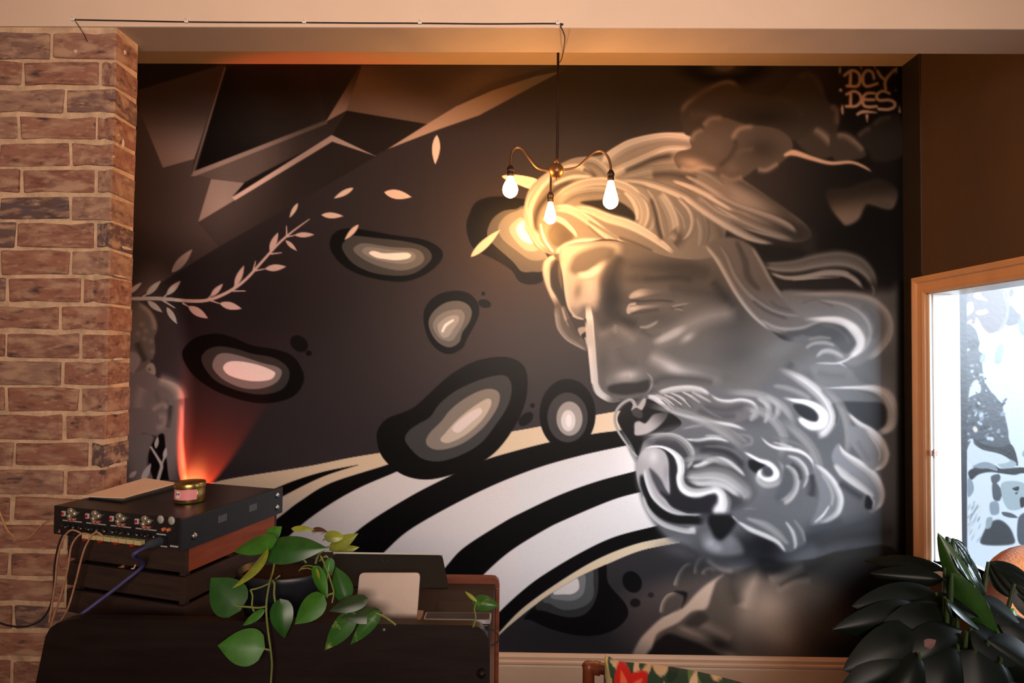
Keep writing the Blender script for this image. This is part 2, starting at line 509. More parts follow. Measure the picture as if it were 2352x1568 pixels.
    # pebbles lying over the stripes
    rings(800, 780, 3.618, [
        (K, (235, 800, 260, 720, 330, 650, 450, 605, 560, 550, 680, 440, 850, 290, 1050, 180, 1250, 142, 1390, 165, 1470, 240, 1490, 370, 1470, 520, 1400, 690, 1280, 870, 1150, 990, 950, 1090, 750, 1150, 600, 1160, 450, 1120, 330, 1030, 260, 930)),
        (.235, (470, 830, 500, 760, 580, 700, 680, 640, 760, 530, 900, 420, 1100, 330, 1270, 293, 1340, 330, 1358, 430, 1320, 560, 1230, 700, 1100, 860, 930, 960, 760, 1010, 620, 990, 530, 920)),
        ((.50, .465, .43), (645, 840, 680, 770, 770, 680, 850, 580, 980, 480, 1120, 415, 1220, 415, 1260, 470, 1230, 580, 1130, 720, 1000, 830, 880, 890, 750, 915, 670, 890)),
        ((.73, .675, .61), (765, 830, 810, 770, 900, 670, 1020, 570, 1140, 495, 1185, 500, 1180, 560, 1110, 670, 990, 780, 880, 840, 810, 858)),
        ((.85, .79, .77), (862, 740, 900, 690, 1000, 610, 1080, 568, 1110, 580, 1100, 620, 1020, 690, 930, 765, 890, 770))])
    o = lambda cx, cy, rx, ry, c: blob(800 + cx / 3.618, 780 + cy / 3.618, rx / 3.618, ry / 3.618, 0, c, 1, 1.4)
    o(1822, 620, 233, 295, K); o(1822, 645, 168, 207, (.23, .215, .22)); o(1838, 655, 108, 142, (.60, .56, .52)); o(1828, 672, 60, 88, (.82, .77, .75)); o(1832, 672, 24, 52, (.90, .85, .84))
    for cx, cy, rx, ry, r in ((1208, 962, 20, 12, -42), (1223, 931, 5.5, 5.5, 0), (687, 789, 22, 17, 40), (709, 811, 7, 6, 0), (1113, 697, 15, 9.5, 15), (1110, 674, 4.6, 4.6, 0)):
        blob(cx, cy, rx, ry, r, (.045, .04, .042), 1, 1.4)
    # pebble under the stripes, lower centre
    clip_to(list(cmr(ce, False)) + [(1085, 1540), (1700, 1540), (1700, 1200)], 1.2, False)
    rings(1200, 1030, 2.915, [
        (K, (20, 1120, 250, 900, 500, 700, 560, 770, 575, 900, 690, 1040, 700, 1130, 600, 1220, 430, 1255, 230, 1220, 60, 1150)),
        (.17, (90, 1050, 300, 850, 480, 740, 505, 950, 440, 1090, 320, 1130, 160, 1090)),
        (.29, (150, 1000, 440, 800, 475, 900, 470, 1000, 400, 1060, 280, 1080, 190, 1040)),
        (.42, (190, 980, 400, 830, 415, 950, 360, 1010, 270, 1015)),
        ((.80, .74, .71), (205, 965, 350, 860, 380, 930, 340, 970, 280, 975))])
    clip_to(None)
    blob(1452, 1336, 21, 26, -30, (.045, .04, .042), 1, 1.6); blob(1459, 1384, 12, 10, 0, (.06, .055, .058), 1, 1.6); blob(1495, 1366, 7, 6, 0, (.07, .065, .065), .8, 2)
    # pebble behind the hair
    rings(700, 480, 3.92, [
        (K, (1455, 150, 1480, 50, 1540, -60, 1680, -110, 1900, -100, 2150, 0, 2200, 500, 2150, 640, 2040, 680, 1930, 650, 1860, 550, 1700, 450, 1540, 370, 1480, 280)),
        (.30, (1645, 190, 1690, 90, 1780, 20, 1900, 0, 2000, 0, 2150, 400, 2150, 550, 2050, 565, 1950, 560, 1870, 470, 1700, 320, 1650, 260)),
        (.42, (1740, 170, 1800, 70, 1900, 20, 2000, 20, 2140, 350, 2180, 440, 2040, 460, 1900, 370, 1780, 270)),
        (.55, (1840, 180, 1900, 100, 1970, 85, 2060, 250, 2110, 360, 2000, 375, 1900, 290)),
        (.88, (1905, 180, 1930, 130, 1970, 110, 1990, 200, 2070, 300, 2000, 302, 1930, 250))])
    # faint pebble at the ceiling
    blob(1663, 148, 100, 50, 0, (.05, .045, .045), .95, 14); blob(1663, 148, 58, 25, 0, (.16, .145, .13), .9, 8); blob(1663, 148, 27, 16, 0, (.34, .30, .26), .9, 6)

    # ---- olive branch and drifting leaves
    Z = lambda *a: V(0, 500, 2.904, *a)
    LF = (.80, .70, .68)
    stroke(Z(860, 540, 890, 540, 1080, 540, 1280, 555, 1400, 545, 1530, 490, 1640, 410, 1750, 290, 1850, 180, 1940, 100, 2065, 8), [3.6, 3.8, 3.8, 3.6, 3.2, 2.8, 2.4, .8], LF, soft=1.2)
    for q in ((1145, 365, 1283, 210, 28), (850, 510, 945, 432, 15), (975, 515, 1072, 420, 19), (1110, 515, 1205, 420, 20), (1405, 525, 1487, 440, 18), (1565, 460, 1628, 318, 20),
              (1800, 220, 1855, 98, 20), (985, 555, 1080, 628, 18), (1112, 597, 1180, 706, 18), (1255, 590, 1387, 670, 27), (1465, 570, 1612, 606, 25), (1768, 340, 1908, 325, 22),
              (1965, 115, 2097, 112, 17), (1905, 150, 1980, 220, 14)):
        (a, b), (c, d) = Z(*q[:4])
        leaf(a, b, c, d, q[4] / 2.904, LF if q[4] < 28 else (.66, .58, .56))
    for q in ((1400, 550, 1465, 572), (1220, 570, 1262, 594), (1690, 355, 1775, 339), (1905, 128, 1970, 116), (1085, 550, 1165, 600), (1555, 488, 1635, 488), (1690, 350, 1705, 288),
              (1810, 240, 1878, 233), (1912, 120, 1912, 55), (955, 525, 985, 505), (1095, 530, 1122, 500), (1390, 540, 1415, 510), (1555, 475, 1572, 440), (1800, 240, 1805, 205)):
        stroke(Z(*q), [1.9, .9], LF, soft=1.1, n=3)
    for q in ((2068, 557, 2056, 757, 27), (1505, 915, 1372, 987, 18), (1712, 945, 1897, 977, 31), (1130, 1018, 1073, 1117, 14), (1288, 1098, 1435, 1105, 20), (1540, 1163, 1445, 1267, 17)):
        (a, b), (c, d) = T(*q[:4])
        leaf(a, b, c, d, q[4] / 2.94, (.84, .75, .70))
    fill([(1153, 405), (1175, 401), (1205, 404), (1235, 413), (1232, 432), (1215, 433), (1190, 424), (1170, 417)], (.84, .77, .70), 1.3)
    leaf(1081, 590, 1148, 528, 9.5, (.84, .76, .69))

    # ---- small veiled figure at the far left
    G = lambda *a: V(290, 640, 3.335, *a)
    fill(G(-300, 1150, 60, 1180, 200, 1200, 190, 1300, 160, 1420, 200, 1600, -300, 1700), (.29, .275, .275), 4)
    fill(G(-300, 700, 60, 690, 170, 645, 215, 665, 225, 745, 300, 775, 380, 800, 430, 860, 447, 940, 440, 1080, 437, 1230, 462, 1520, 440, 1600, 330, 1600, 318, 1480, 300, 1300, 290, 1190, 240, 1204, 130, 1180, 60, 1210, -300, 1250), (.30, .275, .275), 2)
    fill(G(-250, 160, 60, 165, 120, 190, 190, 250, 230, 330, 235, 400, 215, 450, 222, 540, 205, 612, 185, 620, 178, 650, 60, 720, -200, 720), (.27, .245, .235), 2)
    spray(G(90, 190, 170, 250, 212, 330, 215, 400), [8, 9], (.44, .40, .37), .8)
    for x, y in ((120, 350), (150, 400), (90, 420), (190, 480), (140, 460), (200, 560)):
        blob(290 + x / 3.335, 640 + y / 3.335, 7, 7, 0, (.36, .33, .31), .7)
    spray(G(80, 480, 110, 560, 150, 640), [12], (.12, .11, .11), .9)
    fill(G(-50, 600, 60, 560, 110, 620, 80, 690, 40, 720), (.36, .33, .33), 4)
    fill(G(155, 700, 165, 655, 205, 650, 225, 700, 215, 735), (.40, .37, .35), 2.5); blob(343, 848, 5, 4, 0, (.2, .18, .18), .8)
    spray(G(240, 760, 340, 800, 405, 860, 420, 930), [14, 18], (.53, .48, .46), .9)
    spray(G(420, 950, 425, 1100, 420, 1250, 445, 1500), [7, 8], (.52, .47, .45), .8)
    spray(G(130, 830, 100, 900, 90, 1000), [18], (.40, .37, .36), .8)
    spray(G(340, 960, 330, 1050, 310, 1150), [9], (.10, .09, .09), .9)
    spray(G(220, 850, 260, 950, 330, 930), [10], (.24, .22, .22), .7)
    spray(G(190, 1010, 280, 960, 310, 1000), [9], (.44, .40, .39), .8); spray(G(240, 1060, 290, 1060, 290, 1120, 220, 1150), [12], (.42, .38, .375), .8)
    fill(G(285, 1190, 240, 1204, 190, 1280, 170, 1400, 240, 1600, 330, 1600, 318, 1480, 300, 1300), (.045, .04, .042), 2)
    BL = (.50, .45, .45)
    stroke(G(190, 1290, 240, 1370, 270, 1430, 260, 1480, 225, 1600), [2.4, 3.6, 3.6], BL); stroke(G(270, 1430, 290, 1370), [2, 2], BL)
    for q in ((225, 1300, 242, 1205, 15), (290, 1385, 305, 1290, 16), (115, 1560, 190, 1412, 24), (20, 1525, 80, 1472, 18)):
        (a, b), (c, d) = G(*q[:4]); leaf(a, b, c, d, q[4] / 3.335, BL)

    paint_head()
    sub = CAN[:, int((1190 - MX0) / MS):]
    lum = sub.mean(2, keepdims=True)
    head = (np.abs(sub[..., :1] - sub[..., 2:]) < .12)
    sub[:] = np.where(head, sub * .6 + lum * .4, sub)
    for _ in range(2):
        b = sub[1:-1, 200:-1]
        sub[1:-1, 200:-1] = b * .4 + .15 * (sub[:-2, 200:-1] + sub[2:, 200:-1] + sub[1:-1, 199:-2] + sub[1:-1, 201:])
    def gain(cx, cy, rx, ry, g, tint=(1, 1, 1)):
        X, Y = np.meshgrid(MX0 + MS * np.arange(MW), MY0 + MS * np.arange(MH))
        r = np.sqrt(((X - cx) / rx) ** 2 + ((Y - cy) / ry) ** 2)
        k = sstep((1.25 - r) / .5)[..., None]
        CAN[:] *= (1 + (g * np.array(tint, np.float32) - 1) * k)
    gain(1800, 330, 290, 190, 1.35, (1.03, .97, .92)); gain(1740, 1060, 290, 170, 1.1); gain(1700, 1425, 290, 110, 1.75, (1.06, .95, .86)); gain(350, 900, 85, 260, 2.1); gain(420, 330, 230, 230, 1.5)  # makes up in paint for weak light on wreath, neck, figure and crystal
    # ---- wear: fine streaks of the render under the paint
    rs = np.random.RandomState(3)
    CAN[:] += ((rs.rand(MH, MW, 1) - .5) * .018 * (.35 + CAN)).astype(np.float32)

def paint_head():
    A = lambda *a: V(1150, 280, 5.227, *a)      # crown of the head
    Bq = lambda *a: V(1500, 140, 3.794, *a)     # leaf wreath
    C = lambda *a: V(1600, 480, 4.704, *a)      # hair behind the temple
    D = lambda *a: V(1220, 540, 4.704, *a)      # brow and eye
    E = lambda *a: V(1300, 780, 4.704, *a)      # nose and moustache
    F = lambda *a: V(1650, 740, 5.2267, *a)     # hair by the ear
    Gb = lambda *a: V(1400, 980, 5.8725, *a)    # beard
    H = lambda *a: V(1700, 980, 5.2275, *a)     # beard, right
    N = lambda *a: V(1430, 1200, 4.704, *a)     # throat and shoulder

    # ---- haze painted round the head at the right
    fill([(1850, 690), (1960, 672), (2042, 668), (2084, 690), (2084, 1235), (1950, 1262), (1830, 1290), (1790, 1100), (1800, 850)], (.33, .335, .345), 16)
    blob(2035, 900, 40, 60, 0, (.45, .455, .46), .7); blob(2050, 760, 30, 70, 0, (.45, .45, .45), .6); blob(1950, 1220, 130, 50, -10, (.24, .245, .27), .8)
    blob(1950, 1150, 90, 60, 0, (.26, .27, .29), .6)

    # ---- throat and shoulder
    fill(N(1030, 540, 1100, 560, 1500, 400, 2000, 400, 2400, 300, 3000, 350, 3000, 1560, 60, 1560, 120, 1420, 200, 1250, 350, 1080, 550, 950, 700, 830, 800, 760, 930, 640), (.185, .165, .15), 2)
    fill(N(1090, 560, 930, 650, 790, 770, 650, 920, 450, 1010, 280, 1160, 170, 1290, 90, 1500, 290, 1500, 340, 1280, 400, 1180, 600, 1080, 750, 960, 900, 930, 960, 780, 1010, 640), (.42, .37, .335), 5)
    blob(1765, 1400, 70, 62, 20, (.36, .31, .275), .95); blob(1790, 1455, 80, 45, 35, (.33, .285, .25), .8); blob(1720, 1400, 30, 60, 10, (.33, .29, .26), .6)
    spray(N(1490, 440, 1420, 620, 1350, 800, 1310, 950), [12, 16, 22, 20], (.40, .355, .32), .85)
    spray(N(1560, 600, 1750, 540, 1980, 470), [16, 20, 10], (.42, .375, .345), .85)
    spray(N(1680, 690, 1830, 605, 2020, 545), [3, 7, 8], (.07, .06, .06), .95); spray(N(1200, 540, 1180, 700, 1250, 900), [22], (.13, .115, .105), .8)
    spray(N(1650, 760, 1850, 640, 2050, 620), [14], (.31, .275, .25), .6)
    blob(2010, 1400, 100, 130, 0, (.055, .05, .05), .95); blob(1950, 1490, 120, 40, 0, (.07, .06, .055), .8); blob(1870, 1300, 60, 20, -25, (.12, .11, .1), .7)
    fill(N(400, 1250, 500, 1195, 650, 1240, 900, 1340, 1080, 1500, 300, 1500, 330, 1330), (.065, .055, .055), 6)
    spray(N(560, 1110, 850, 1230, 1050, 1350, 1250, 1480), [10, 13, 12], (.335, .295, .265), .9); spray(N(830, 1080, 1000, 1170, 1180, 1270), [18], (.33, .29, .26), .7)
    fill(N(680, 1085, 760, 1000, 850, 960, 930, 1030, 840, 1110, 740, 1120), (.13, .115, .105), 7); blob(1652, 1480, 45, 22, 20, (.06, .05, .05), .9)
    kn = ((550, 690, 590, 560, 660, 460, 760, 430, 790, 560, 760, 700, 640, 730), (770, 560, 780, 450, 840, 368, 900, 380, 970, 470, 890, 520, 860, 640, 800, 650), (850, 560, 880, 500, 950, 478, 1020, 540, 900, 640), (400, 980, 420, 860, 490, 770, 600, 750, 650, 830, 570, 940, 450, 1010))
    for k, p in enumerate(kn):
        fill(N(*p), (.17, .155, .15), 2); clip_to(N(*p), 2)
        spray(N(*p[:8]), [9, 10, 9], (.44, .40, .375), .9, (.1, .3)); clip_to(None)
    fill(N(560, 740, 700, 760, 640, 920, 660, 800), (.06, .05, .05), 4)

    # ---- hair mass
    fill([(1640, 480), (1760, 520), (1860, 560), (1880, 600), (1780, 640), (1720, 640), (1660, 590)], (.15, .137, .128), 8)
    hair = [(1205, 505), (1205, 470), (1216, 435), (1236, 412), (1261, 393), (1288, 376), (1322, 362), (1372, 358), (1390, 352), (1414, 337), (1447, 320), (1504, 307), (1552, 304), (1600, 310), (1640, 370),
            (1700, 408), (1790, 470), (1850, 515), (1862, 545), (1820, 556), (1750, 535), (1690, 500), (1668, 530), (1662, 575), (1640, 590), (1600, 602), (1530, 594), (1480, 572), (1400, 548), (1330, 562), (1290, 582), (1255, 582), (1225, 560)]
    fill(hair, (.43, .41, .39), 2)
    clip_to(hair, 3)
    spray([(1560, 372), (1650, 398), (1740, 440), (1840, 505)], [16, 22, 22, 18], (.17, .155, .145), .95); spray([(1600, 470), (1650, 520), (1660, 570)], [16, 20, 16], (.27, .25, .235), .8); blob(1660, 440, 40, 26, 30, (.33, .305, .285), .6)
    blob(1820, 525, 90, 45, 30, (.15, .14, .13), .95); blob(1600, 430, 60, 40, 0, (.30, .27, .25), .7)
    # sweeping crown locks
    L = lambda p, w, c, a=1., f=(.12, .12), s=2.2: lock(A(*p), np.array(w) / 5.227, c, a, f, s)
    L((1250, 520, 1330, 400, 1550, 270, 1850, 190, 2100, 180, 2400, 230), [50, 80, 75, 65, 55, 50], (.36, .62, .58, .45, .33))
    L((1300, 640, 1500, 540, 1750, 430, 2000, 330, 2300, 330), [70, 60, 60, 50, 45], (.30, .50, .60, .48, .32))
    spray(A(1470, 600, 1650, 525, 1850, 440, 2100, 400), [6, 10, 12, 10], (.10, .09, .08), .95)
    L((1450, 680, 1700, 600, 2000, 560, 2350, 560), [45, 50, 45, 40], (.26, .42, .46, .30), .9)
    spray(A(1800, 640, 2050, 630, 2380, 690), [12, 16, 20], (.13, .115, .105), .9)
    L((1400, 700, 1700, 720, 1950, 790, 2200, 900, 2500, 1080, 2700, 1200), [25, 40, 45, 45, 40, 30], (.24, .42, .58, .66, .40))
    L((1500, 760, 1700, 800, 1800, 900), [40, 45, 30], (.25, .40, .48, .35), .8)
    # left loop
    L((740, 500, 560, 610, 430, 730, 330, 870, 285, 1010, 305, 1150, 370, 1310, 450, 1450, 560, 1560), [25, 45, 48, 45, 42, 40, 38, 36, 30], (.34, .66, .50, .62, .44))
    L((900, 520, 700, 590, 520, 740, 400, 920, 350, 1090, 385, 1260, 470, 1430), [20, 45, 42, 38, 34, 32, 26], (.40, .70, .62, .46))
    spray(A(930, 700, 720, 770, 560, 900, 450, 1050, 415, 1220, 450, 1360), [7, 9, 10, 10, 9], (.11, .095, .08), .95)
    L((640, 640, 780, 560, 930, 540, 1040, 600, 1130, 700), [35, 40, 40, 36, 20], (.42, .62, .58, .40))
    L((1000, 470, 1120, 480, 1230, 560, 1330, 680, 1400, 760), [40, 50, 46, 40, 25], (.58, .52, .36, .30), .9)
    spray(A(980, 560, 1090, 620, 1160, 700), [7, 10, 9], (.17, .15, .135), .9)
    L((620, 760, 760, 690, 900, 655, 1100, 660), [16, 24, 26, 16], (.50, .72, .50), .9)
    # big ring lock
    L((640, 960, 760, 840, 950, 750, 1180, 710, 1400, 740, 1570, 820, 1690, 950, 1730, 1100, 1700, 1230, 1620, 1310), [26, 40, 48, 50, 50, 55, 60, 60, 50, 34], (.36, .64, .50, .60, .42))
    L((700, 1000, 850, 880, 1050, 830, 1260, 830, 1430, 890), [36, 46, 46, 40, 26], (.56, .50, .38, .30), .9)
    L((1480, 830, 1580, 930, 1640, 1060, 1640, 1190), [20, 30, 32, 26], (.40, .66, .60), .9)
    L((1640, 820, 1780, 960, 1840, 1120, 1810, 1260, 1740, 1330), [20, 26, 30, 28, 20], (.44, .54, .36), .9)
    fill(A(960, 965, 1200, 935, 1400, 950, 1540, 1030, 1612, 1120, 1600, 1192, 1500, 1180, 1350, 1120, 1150, 1030), (.115, .10, .09), 3.5)
    # fringe
    L((620, 1040, 790, 1040, 950, 1110, 1120, 1230, 1320, 1390, 1520, 1500, 1760, 1580, 2000, 1660), [34, 50, 52, 50, 48, 40, 30, 12], (.44, .70, .58, .68, .46))
    L((860, 1030, 1060, 1060, 1280, 1150, 1520, 1220, 1740, 1330, 1960, 1480, 2080, 1580), [26, 44, 56, 58, 50, 36, 16], (.40, .68, .62, .70, .44))
    L((1040, 1180, 1240, 1300, 1420, 1420), [12, 18, 10], (.30, .42, .30), .8)
    spray(A(1400, 1380, 1600, 1450, 1850, 1560), [4, 6, 5], (.24, .21, .19), .9); spray(A(1030, 1230, 1200, 1380, 1420, 1520), [3, 4, 3], (.30, .27, .24), .8)
    blob(1288, 538, 30, 30, 0, (.30, .265, .23), 1, 6); blob(1296, 545, 22, 24, 0, (.24, .21, .185), .7)
    L((500, 1190, 610, 1150, 740, 1190, 860, 1300, 920, 1390), [24, 32, 34, 26, 12], (.44, .72, .60, .44))
    L((480, 1210, 500, 1330, 550, 1450, 640, 1570), [12, 16, 16, 12], (.50, .82, .60))
    L((660, 1590, 800, 1500, 980, 1450, 1200, 1450, 1420, 1520), [40, 52, 52, 44, 20], (.50, .74, .70, .56))
    for p, c in (((2050, 700, 2300, 790, 2550, 920, 2800, 1080), .56), ((2200, 640, 2450, 760, 2750, 960, 3000, 1130), .44), ((2350, 900, 2600, 1080, 2850, 1230, 3100, 1330), .50), ((2300, 560, 2500, 640, 2700, 780), .34), ((2380, 1000, 2450, 1150, 2480, 1330, 2440, 1500), .36), ((2350, 1150, 2400, 1300, 2380, 1500), .46)):
        L(p, [16, 30, 32, 14], (c - .16, c, c + .07, c - .12), .85)
    # locks at the temple
    L((1740, 790, 1840, 930, 1890, 1080, 1930, 1260, 1970, 1400), [20, 28, 28, 24, 14], (.36, .56, .34))
    L((1900, 860, 1980, 980, 2050, 1130, 2080, 1300, 2040, 1420), [56, 70, 76, 70, 40], (.40, .60, .56, .46, .34))
    L((2120, 900, 2260, 1040, 2310, 1190, 2270, 1340, 2180, 1430), [26, 32, 32, 30, 20], (.30, .42, .62, .44))
    L((2080, 1010, 2180, 1150, 2210, 1290), [16, 22, 16], (.34, .54, .34), .8)
    spray(A(1790, 900, 1850, 1080, 1890, 1260, 1940, 1440), [6, 9, 9, 7], (.12, .105, .095), .9)
    spray(A(2060, 1280, 2150, 1400, 2080, 1480), [18], (.20, .175, .16), .8)
    clip_to(None)
    # long locks trailing to the right
    M = lambda p, w, c, a=1., f=(.1, .15), s=2.2: lock(C(*p), np.array(w) / 4.704, c, a, f, s)
    M((-150, -160, 60, 0, 250, 120, 450, 240, 650, 335, 850, 372), [30, 40, 46, 46, 34, 8], (.30, .40, .56, .64, .50))
    M((0, -160, 220, 20, 440, 110, 680, 215, 900, 290, 1060, 340), [20, 46, 56, 52, 40, 16], (.16, .34, .48, .36, .40), .95)
    M((150, -170, 420, -40, 640, 40, 850, 115, 1000, 190, 1090, 270), [20, 32, 36, 38, 34, 16], (.18, .46, .42, .30, .24))
    stroke(C(160, -60, 330, 40, 480, 120), [1, 1.6, 1], .62, .8, 1.2, (.3, .3)); stroke(C(430, 180, 620, 240, 820, 290, 980, 330), [.8, 1.6, 1], .58, .8, 1.2, (.3, .3))
    spray(C(1060, 180, 1200, 250, 1240, 340, 1160, 440), [14, 20, 22, 16], (.19, .175, .16), .8)
    fill(C(500, 350, 800, 400, 1050, 420, 1180, 480, 1050, 590, 800, 580, 700, 540), (.11, .10, .092), 5)
    M((720, 600, 880, 620, 1080, 610, 1300, 560, 1550, 535, 1750, 590, 1880, 720, 1925, 880), [26, 52, 66, 78, 84, 80, 56, 26], (.20, .40, .34, .50, .44))
    M((780, 680, 950, 740, 1150, 735, 1400, 690, 1600, 700, 1730, 780, 1810, 890), [12, 20, 26, 34, 34, 26, 12], (.46, .60, .50))
    stroke(C(1040, 768, 1300, 748, 1540, 737), [.8, 1.3, .8], .74, .9, 1.1)
    spray(C(1640, 680, 1780, 740, 1890, 860), [5, 8, 6], (.13, .12, .11), .8)
    fill(C(860, 780, 1100, 800, 1400, 760, 1560, 750, 1700, 800, 1790, 890, 1500, 905, 1150, 910, 980, 890), (.155, .145, .155), 4)
    stroke(C(1900, 830, 1915, 880, 1905, 930), [2, 3, 2], .46, .7, 2)

    # ---- far cheek lock
    fill(D(270, 212, 180, 245, 122, 330, 145, 490, 200, 640, 250, 760, 262, 900, 290, 1010, 370, 1120, 480, 1195, 610, 1255, 610, 1180, 500, 1060, 420, 900, 350, 700, 330, 430, 310, 210), (.33, .295, .27), 1.6)
    stroke(D(255, 230, 180, 290, 165, 400, 195, 520, 240, 640, 285, 760), [6, 11, 12, 12, 11, 7], .5, 1, 2.4, (.05, .2), cols=(.50, .70, .62))
    stroke(D(270, 760, 285, 880, 310, 1000, 390, 1110, 490, 1175, 600, 1240), [7, 8, 8, 7, 6, 3], .5, 1, 2, (.2, .1), cols=(.36, .44, .62))
    stroke(D(275, 290, 250, 400, 262, 540, 320, 660, 350, 740), [4, 9, 11, 9, 6], .16, .95, 3); stroke(D(330, 760, 370, 900, 420, 1010), [2, 3, 2], .58, .8, 1.6, (.2, .3))
    spray(D(390, 900, 440, 1000, 540, 1120), [10], (.22, .20, .19), .9)

    # ---- face
    face = [(1284, 578), (1292, 630), (1298, 680), (1305, 708), (1318, 728), (1330, 752), (1344, 770), (1349, 790), (1351, 815), (1355, 850), (1359, 885), (1367, 904), (1386, 918), (1407, 925), (1440, 918), (1470, 915), (1520, 905),
            (1600, 900), (1700, 940), (1780, 980), (1880, 930), (1870, 820), (1840, 790), (1790, 775), (1735, 715), (1700, 650), (1668, 590), (1600, 596), (1530, 588), (1430, 556), (1360, 554), (1310, 560)]
    fill(face, (.37, .345, .33), 1.6)
    clip_to(face, 2)
    blob(1560, 640, 110, 60, 10, (.30, .27, .25), .7); blob(1690, 720, 70, 90, 0, (.27, .255, .25), .8)
    fill(D(300, 150, 480, 90, 900, 80, 960, 200, 820, 330, 740, 480, 760, 660, 700, 780, 560, 760, 420, 860, 340, 560), (.63, .57, .525), 12)
    fill(D(425, 310, 480, 215, 610, 150, 770, 112, 900, 150, 870, 250, 745, 300, 680, 375, 600, 415, 480, 425, 420, 385), (.40, .36, .325), 9, n=6)
    stroke(D(480, 432, 600, 425, 690, 380, 840, 270), [5, 8, 9, 4], .73, .8, 5, (.2, .3))
    blob(1327, 668, 13, 26, 10, (.46, .415, .38), .9); blob(1318, 715, 18, 16, 0, (.46, .42, .39), .8)
    spray(D(640, 480, 650, 600, 690, 720), [14, 18, 16], (.69, .62, .575), .9)
    stroke(D(345, 260, 345, 420, 370, 600, 400, 780, 470, 880, 560, 905), [5, 6, 6, 5, 4, 2], .62, .8, 3, (.1, .1))
    blob(1403, 655, 22, 52, 8, (.25, .22, .205), .95); blob(1418, 600, 30, 40, 30, (.36, .32, .29), .7); blob(1400, 710, 30, 40, 0, (.235, .21, .20), .9); blob(1398, 745, 26, 24, 0, (.255, .23, .22), .8)
    blob(1440, 690, 60, 36, 0, (.28, .25, .235), .8); blob(1500, 730, 70, 30, 0, (.285, .26, .245), .8)
    spray(D(1190, 480, 1400, 465, 1620, 455, 1760, 500), [5, 11, 11, 8], (.215, .195, .19), .85); spray(D(1250, 420, 1500, 400, 1750, 380), [8], (.40, .36, .335), .6)
    # deeper modelling of brow, socket and temple
    spray(D(980, 200, 900, 380, 850, 560, 860, 760), [26, 28, 24, 18], (.20, .18, .17), .85)
    spray(D(1000, 330, 1300, 330, 1700, 330, 1950, 420), [18, 22, 24, 20], (.26, .24, .23), .7)
    spray(D(900, 820, 1000, 900, 1150, 960), [16, 18, 14], (.20, .185, .178), .85); spray(D(700, 820, 740, 930, 820, 1010), [12, 14, 12], (.25, .23, .22), .7)
    spray(D(1450, 560, 1700, 600, 2000, 640, 2150, 700), [18, 22, 22, 16], (.24, .225, .22), .7); spray(D(1950, 480, 2080, 640, 2200, 800), [14, 18, 14], (.19, .18, .18), .85)
    spray(D(1250, 640, 1450, 660, 1600, 650), [10, 12, 8], (.30, .275, .26), .7)
    blob(1408, 690, 26, 48, 6, (.15, .135, .128), .75); blob(1440, 740, 44, 16, 20, (.18, .165, .158), .6); blob(1385, 830, 18, 40, 0, (.30, .275, .265), .5)
    blob(1560, 622, 90, 26, 6, (.22, .20, .19), .6); blob(1470, 640, 60, 16, 0, (.24, .215, .205), .55)
    # eye
    fill(D(1060, 665, 1100, 615, 1190, 580, 1300, 585, 1420, 605, 1320, 640, 1200, 660, 1085, 685), (.56, .51, .475), 3, grad=((1445, 670), (1515, 672), (.36, .33, .31)))
    spray(D(1060, 705, 1200, 712, 1400, 705, 1560, 720), [4, 5, 4], (.20, .18, .17), .9)
    fill(D(1032, 800, 1060, 742, 1130, 728, 1145, 758, 1300, 748, 1480, 742, 1500, 760, 1330, 782, 1180, 800, 1050, 850), (.58, .525, .49), 2.4, grad=((1445, 708), (1530, 705), (.36, .33, .31)))
    stroke(D(1070, 768, 1130, 762), [1.2, 1.2], .30, .7, 1.5); blob(1466, 676, 20, 8, -12, (.64, .59, .555), .7); blob(1455, 708, 14, 5, -10, (.66, .60, .57), .7)
    spray(D(1060, 850, 1200, 830, 1400, 800), [6], (.24, .215, .205), .8)
    stroke(D(1520, 775, 1600, 752, 1730, 730), [2.4, 2.2, 1], .47, .8, 2, (.1, .3)); stroke(D(1545, 795, 1600, 800, 1645, 816), [2, 2, 1], .47, .7, 2, (.1, .3))
    spray(D(1500, 790, 1650, 775), [4], (.23, .21, .2), .6)
    stroke(D(1165, 990, 1245, 992, 1330, 955, 1385, 915), [2, 3.5, 3.5, 1.5], .48, .85, 2.6, (.1, .3)); spray(D(1180, 1020, 1300, 1090, 1420, 1060), [9], (.26, .24, .23), .7)
    # cheek
    spray(D(1290, 1180, 1500, 1090, 1700, 970, 1950, 870, 2250, 830), [11, 16, 20, 26, 28], (.54, .50, .475), .9)
    stroke(D(1300, 1170, 1440, 1110, 1560, 1050, 1700, 970), [4, 8, 9, 5], .60, .75, 6, (.3, .3)); blob(1580, 775, 22, 10, -35, (.64, .60, .58), .7)
    spray(D(700, 1100, 900, 1010, 1000, 1050, 1150, 1160), [12, 16, 18], (.50, .46, .435), .7); spray(D(920, 960, 900, 1020, 930, 1060), [7], (.50, .46, .44), .7)
    spray(D(950, 1200, 1000, 1330, 1150, 1420), [20], (.32, .295, .28), .6)
    spray(D(1250, 1290, 1420, 1370, 1600, 1450, 1850, 1490, 2100, 1560), [16, 24, 18, 10, 8], (.62, .58, .565), .9)
    blob(1545, 845, 34, 14, 25, (.66, .615, .60), .7)
    blob(1690, 810, 60, 40, -20, (.295, .285, .285), .8); blob(1790, 800, 50, 25, -20, (.40, .395, .395), .7); blob(1640, 860, 60, 14, 15, (.33, .31, .31), .6)
    # nose
    stroke(D(612, 740, 630, 900, 642, 1080, 655, 1250, 668, 1430, 680, 1570), [5, 8.5, 8.8, 8.8, 8.6, 8.6], .70, 1, 2, (.15, 0))
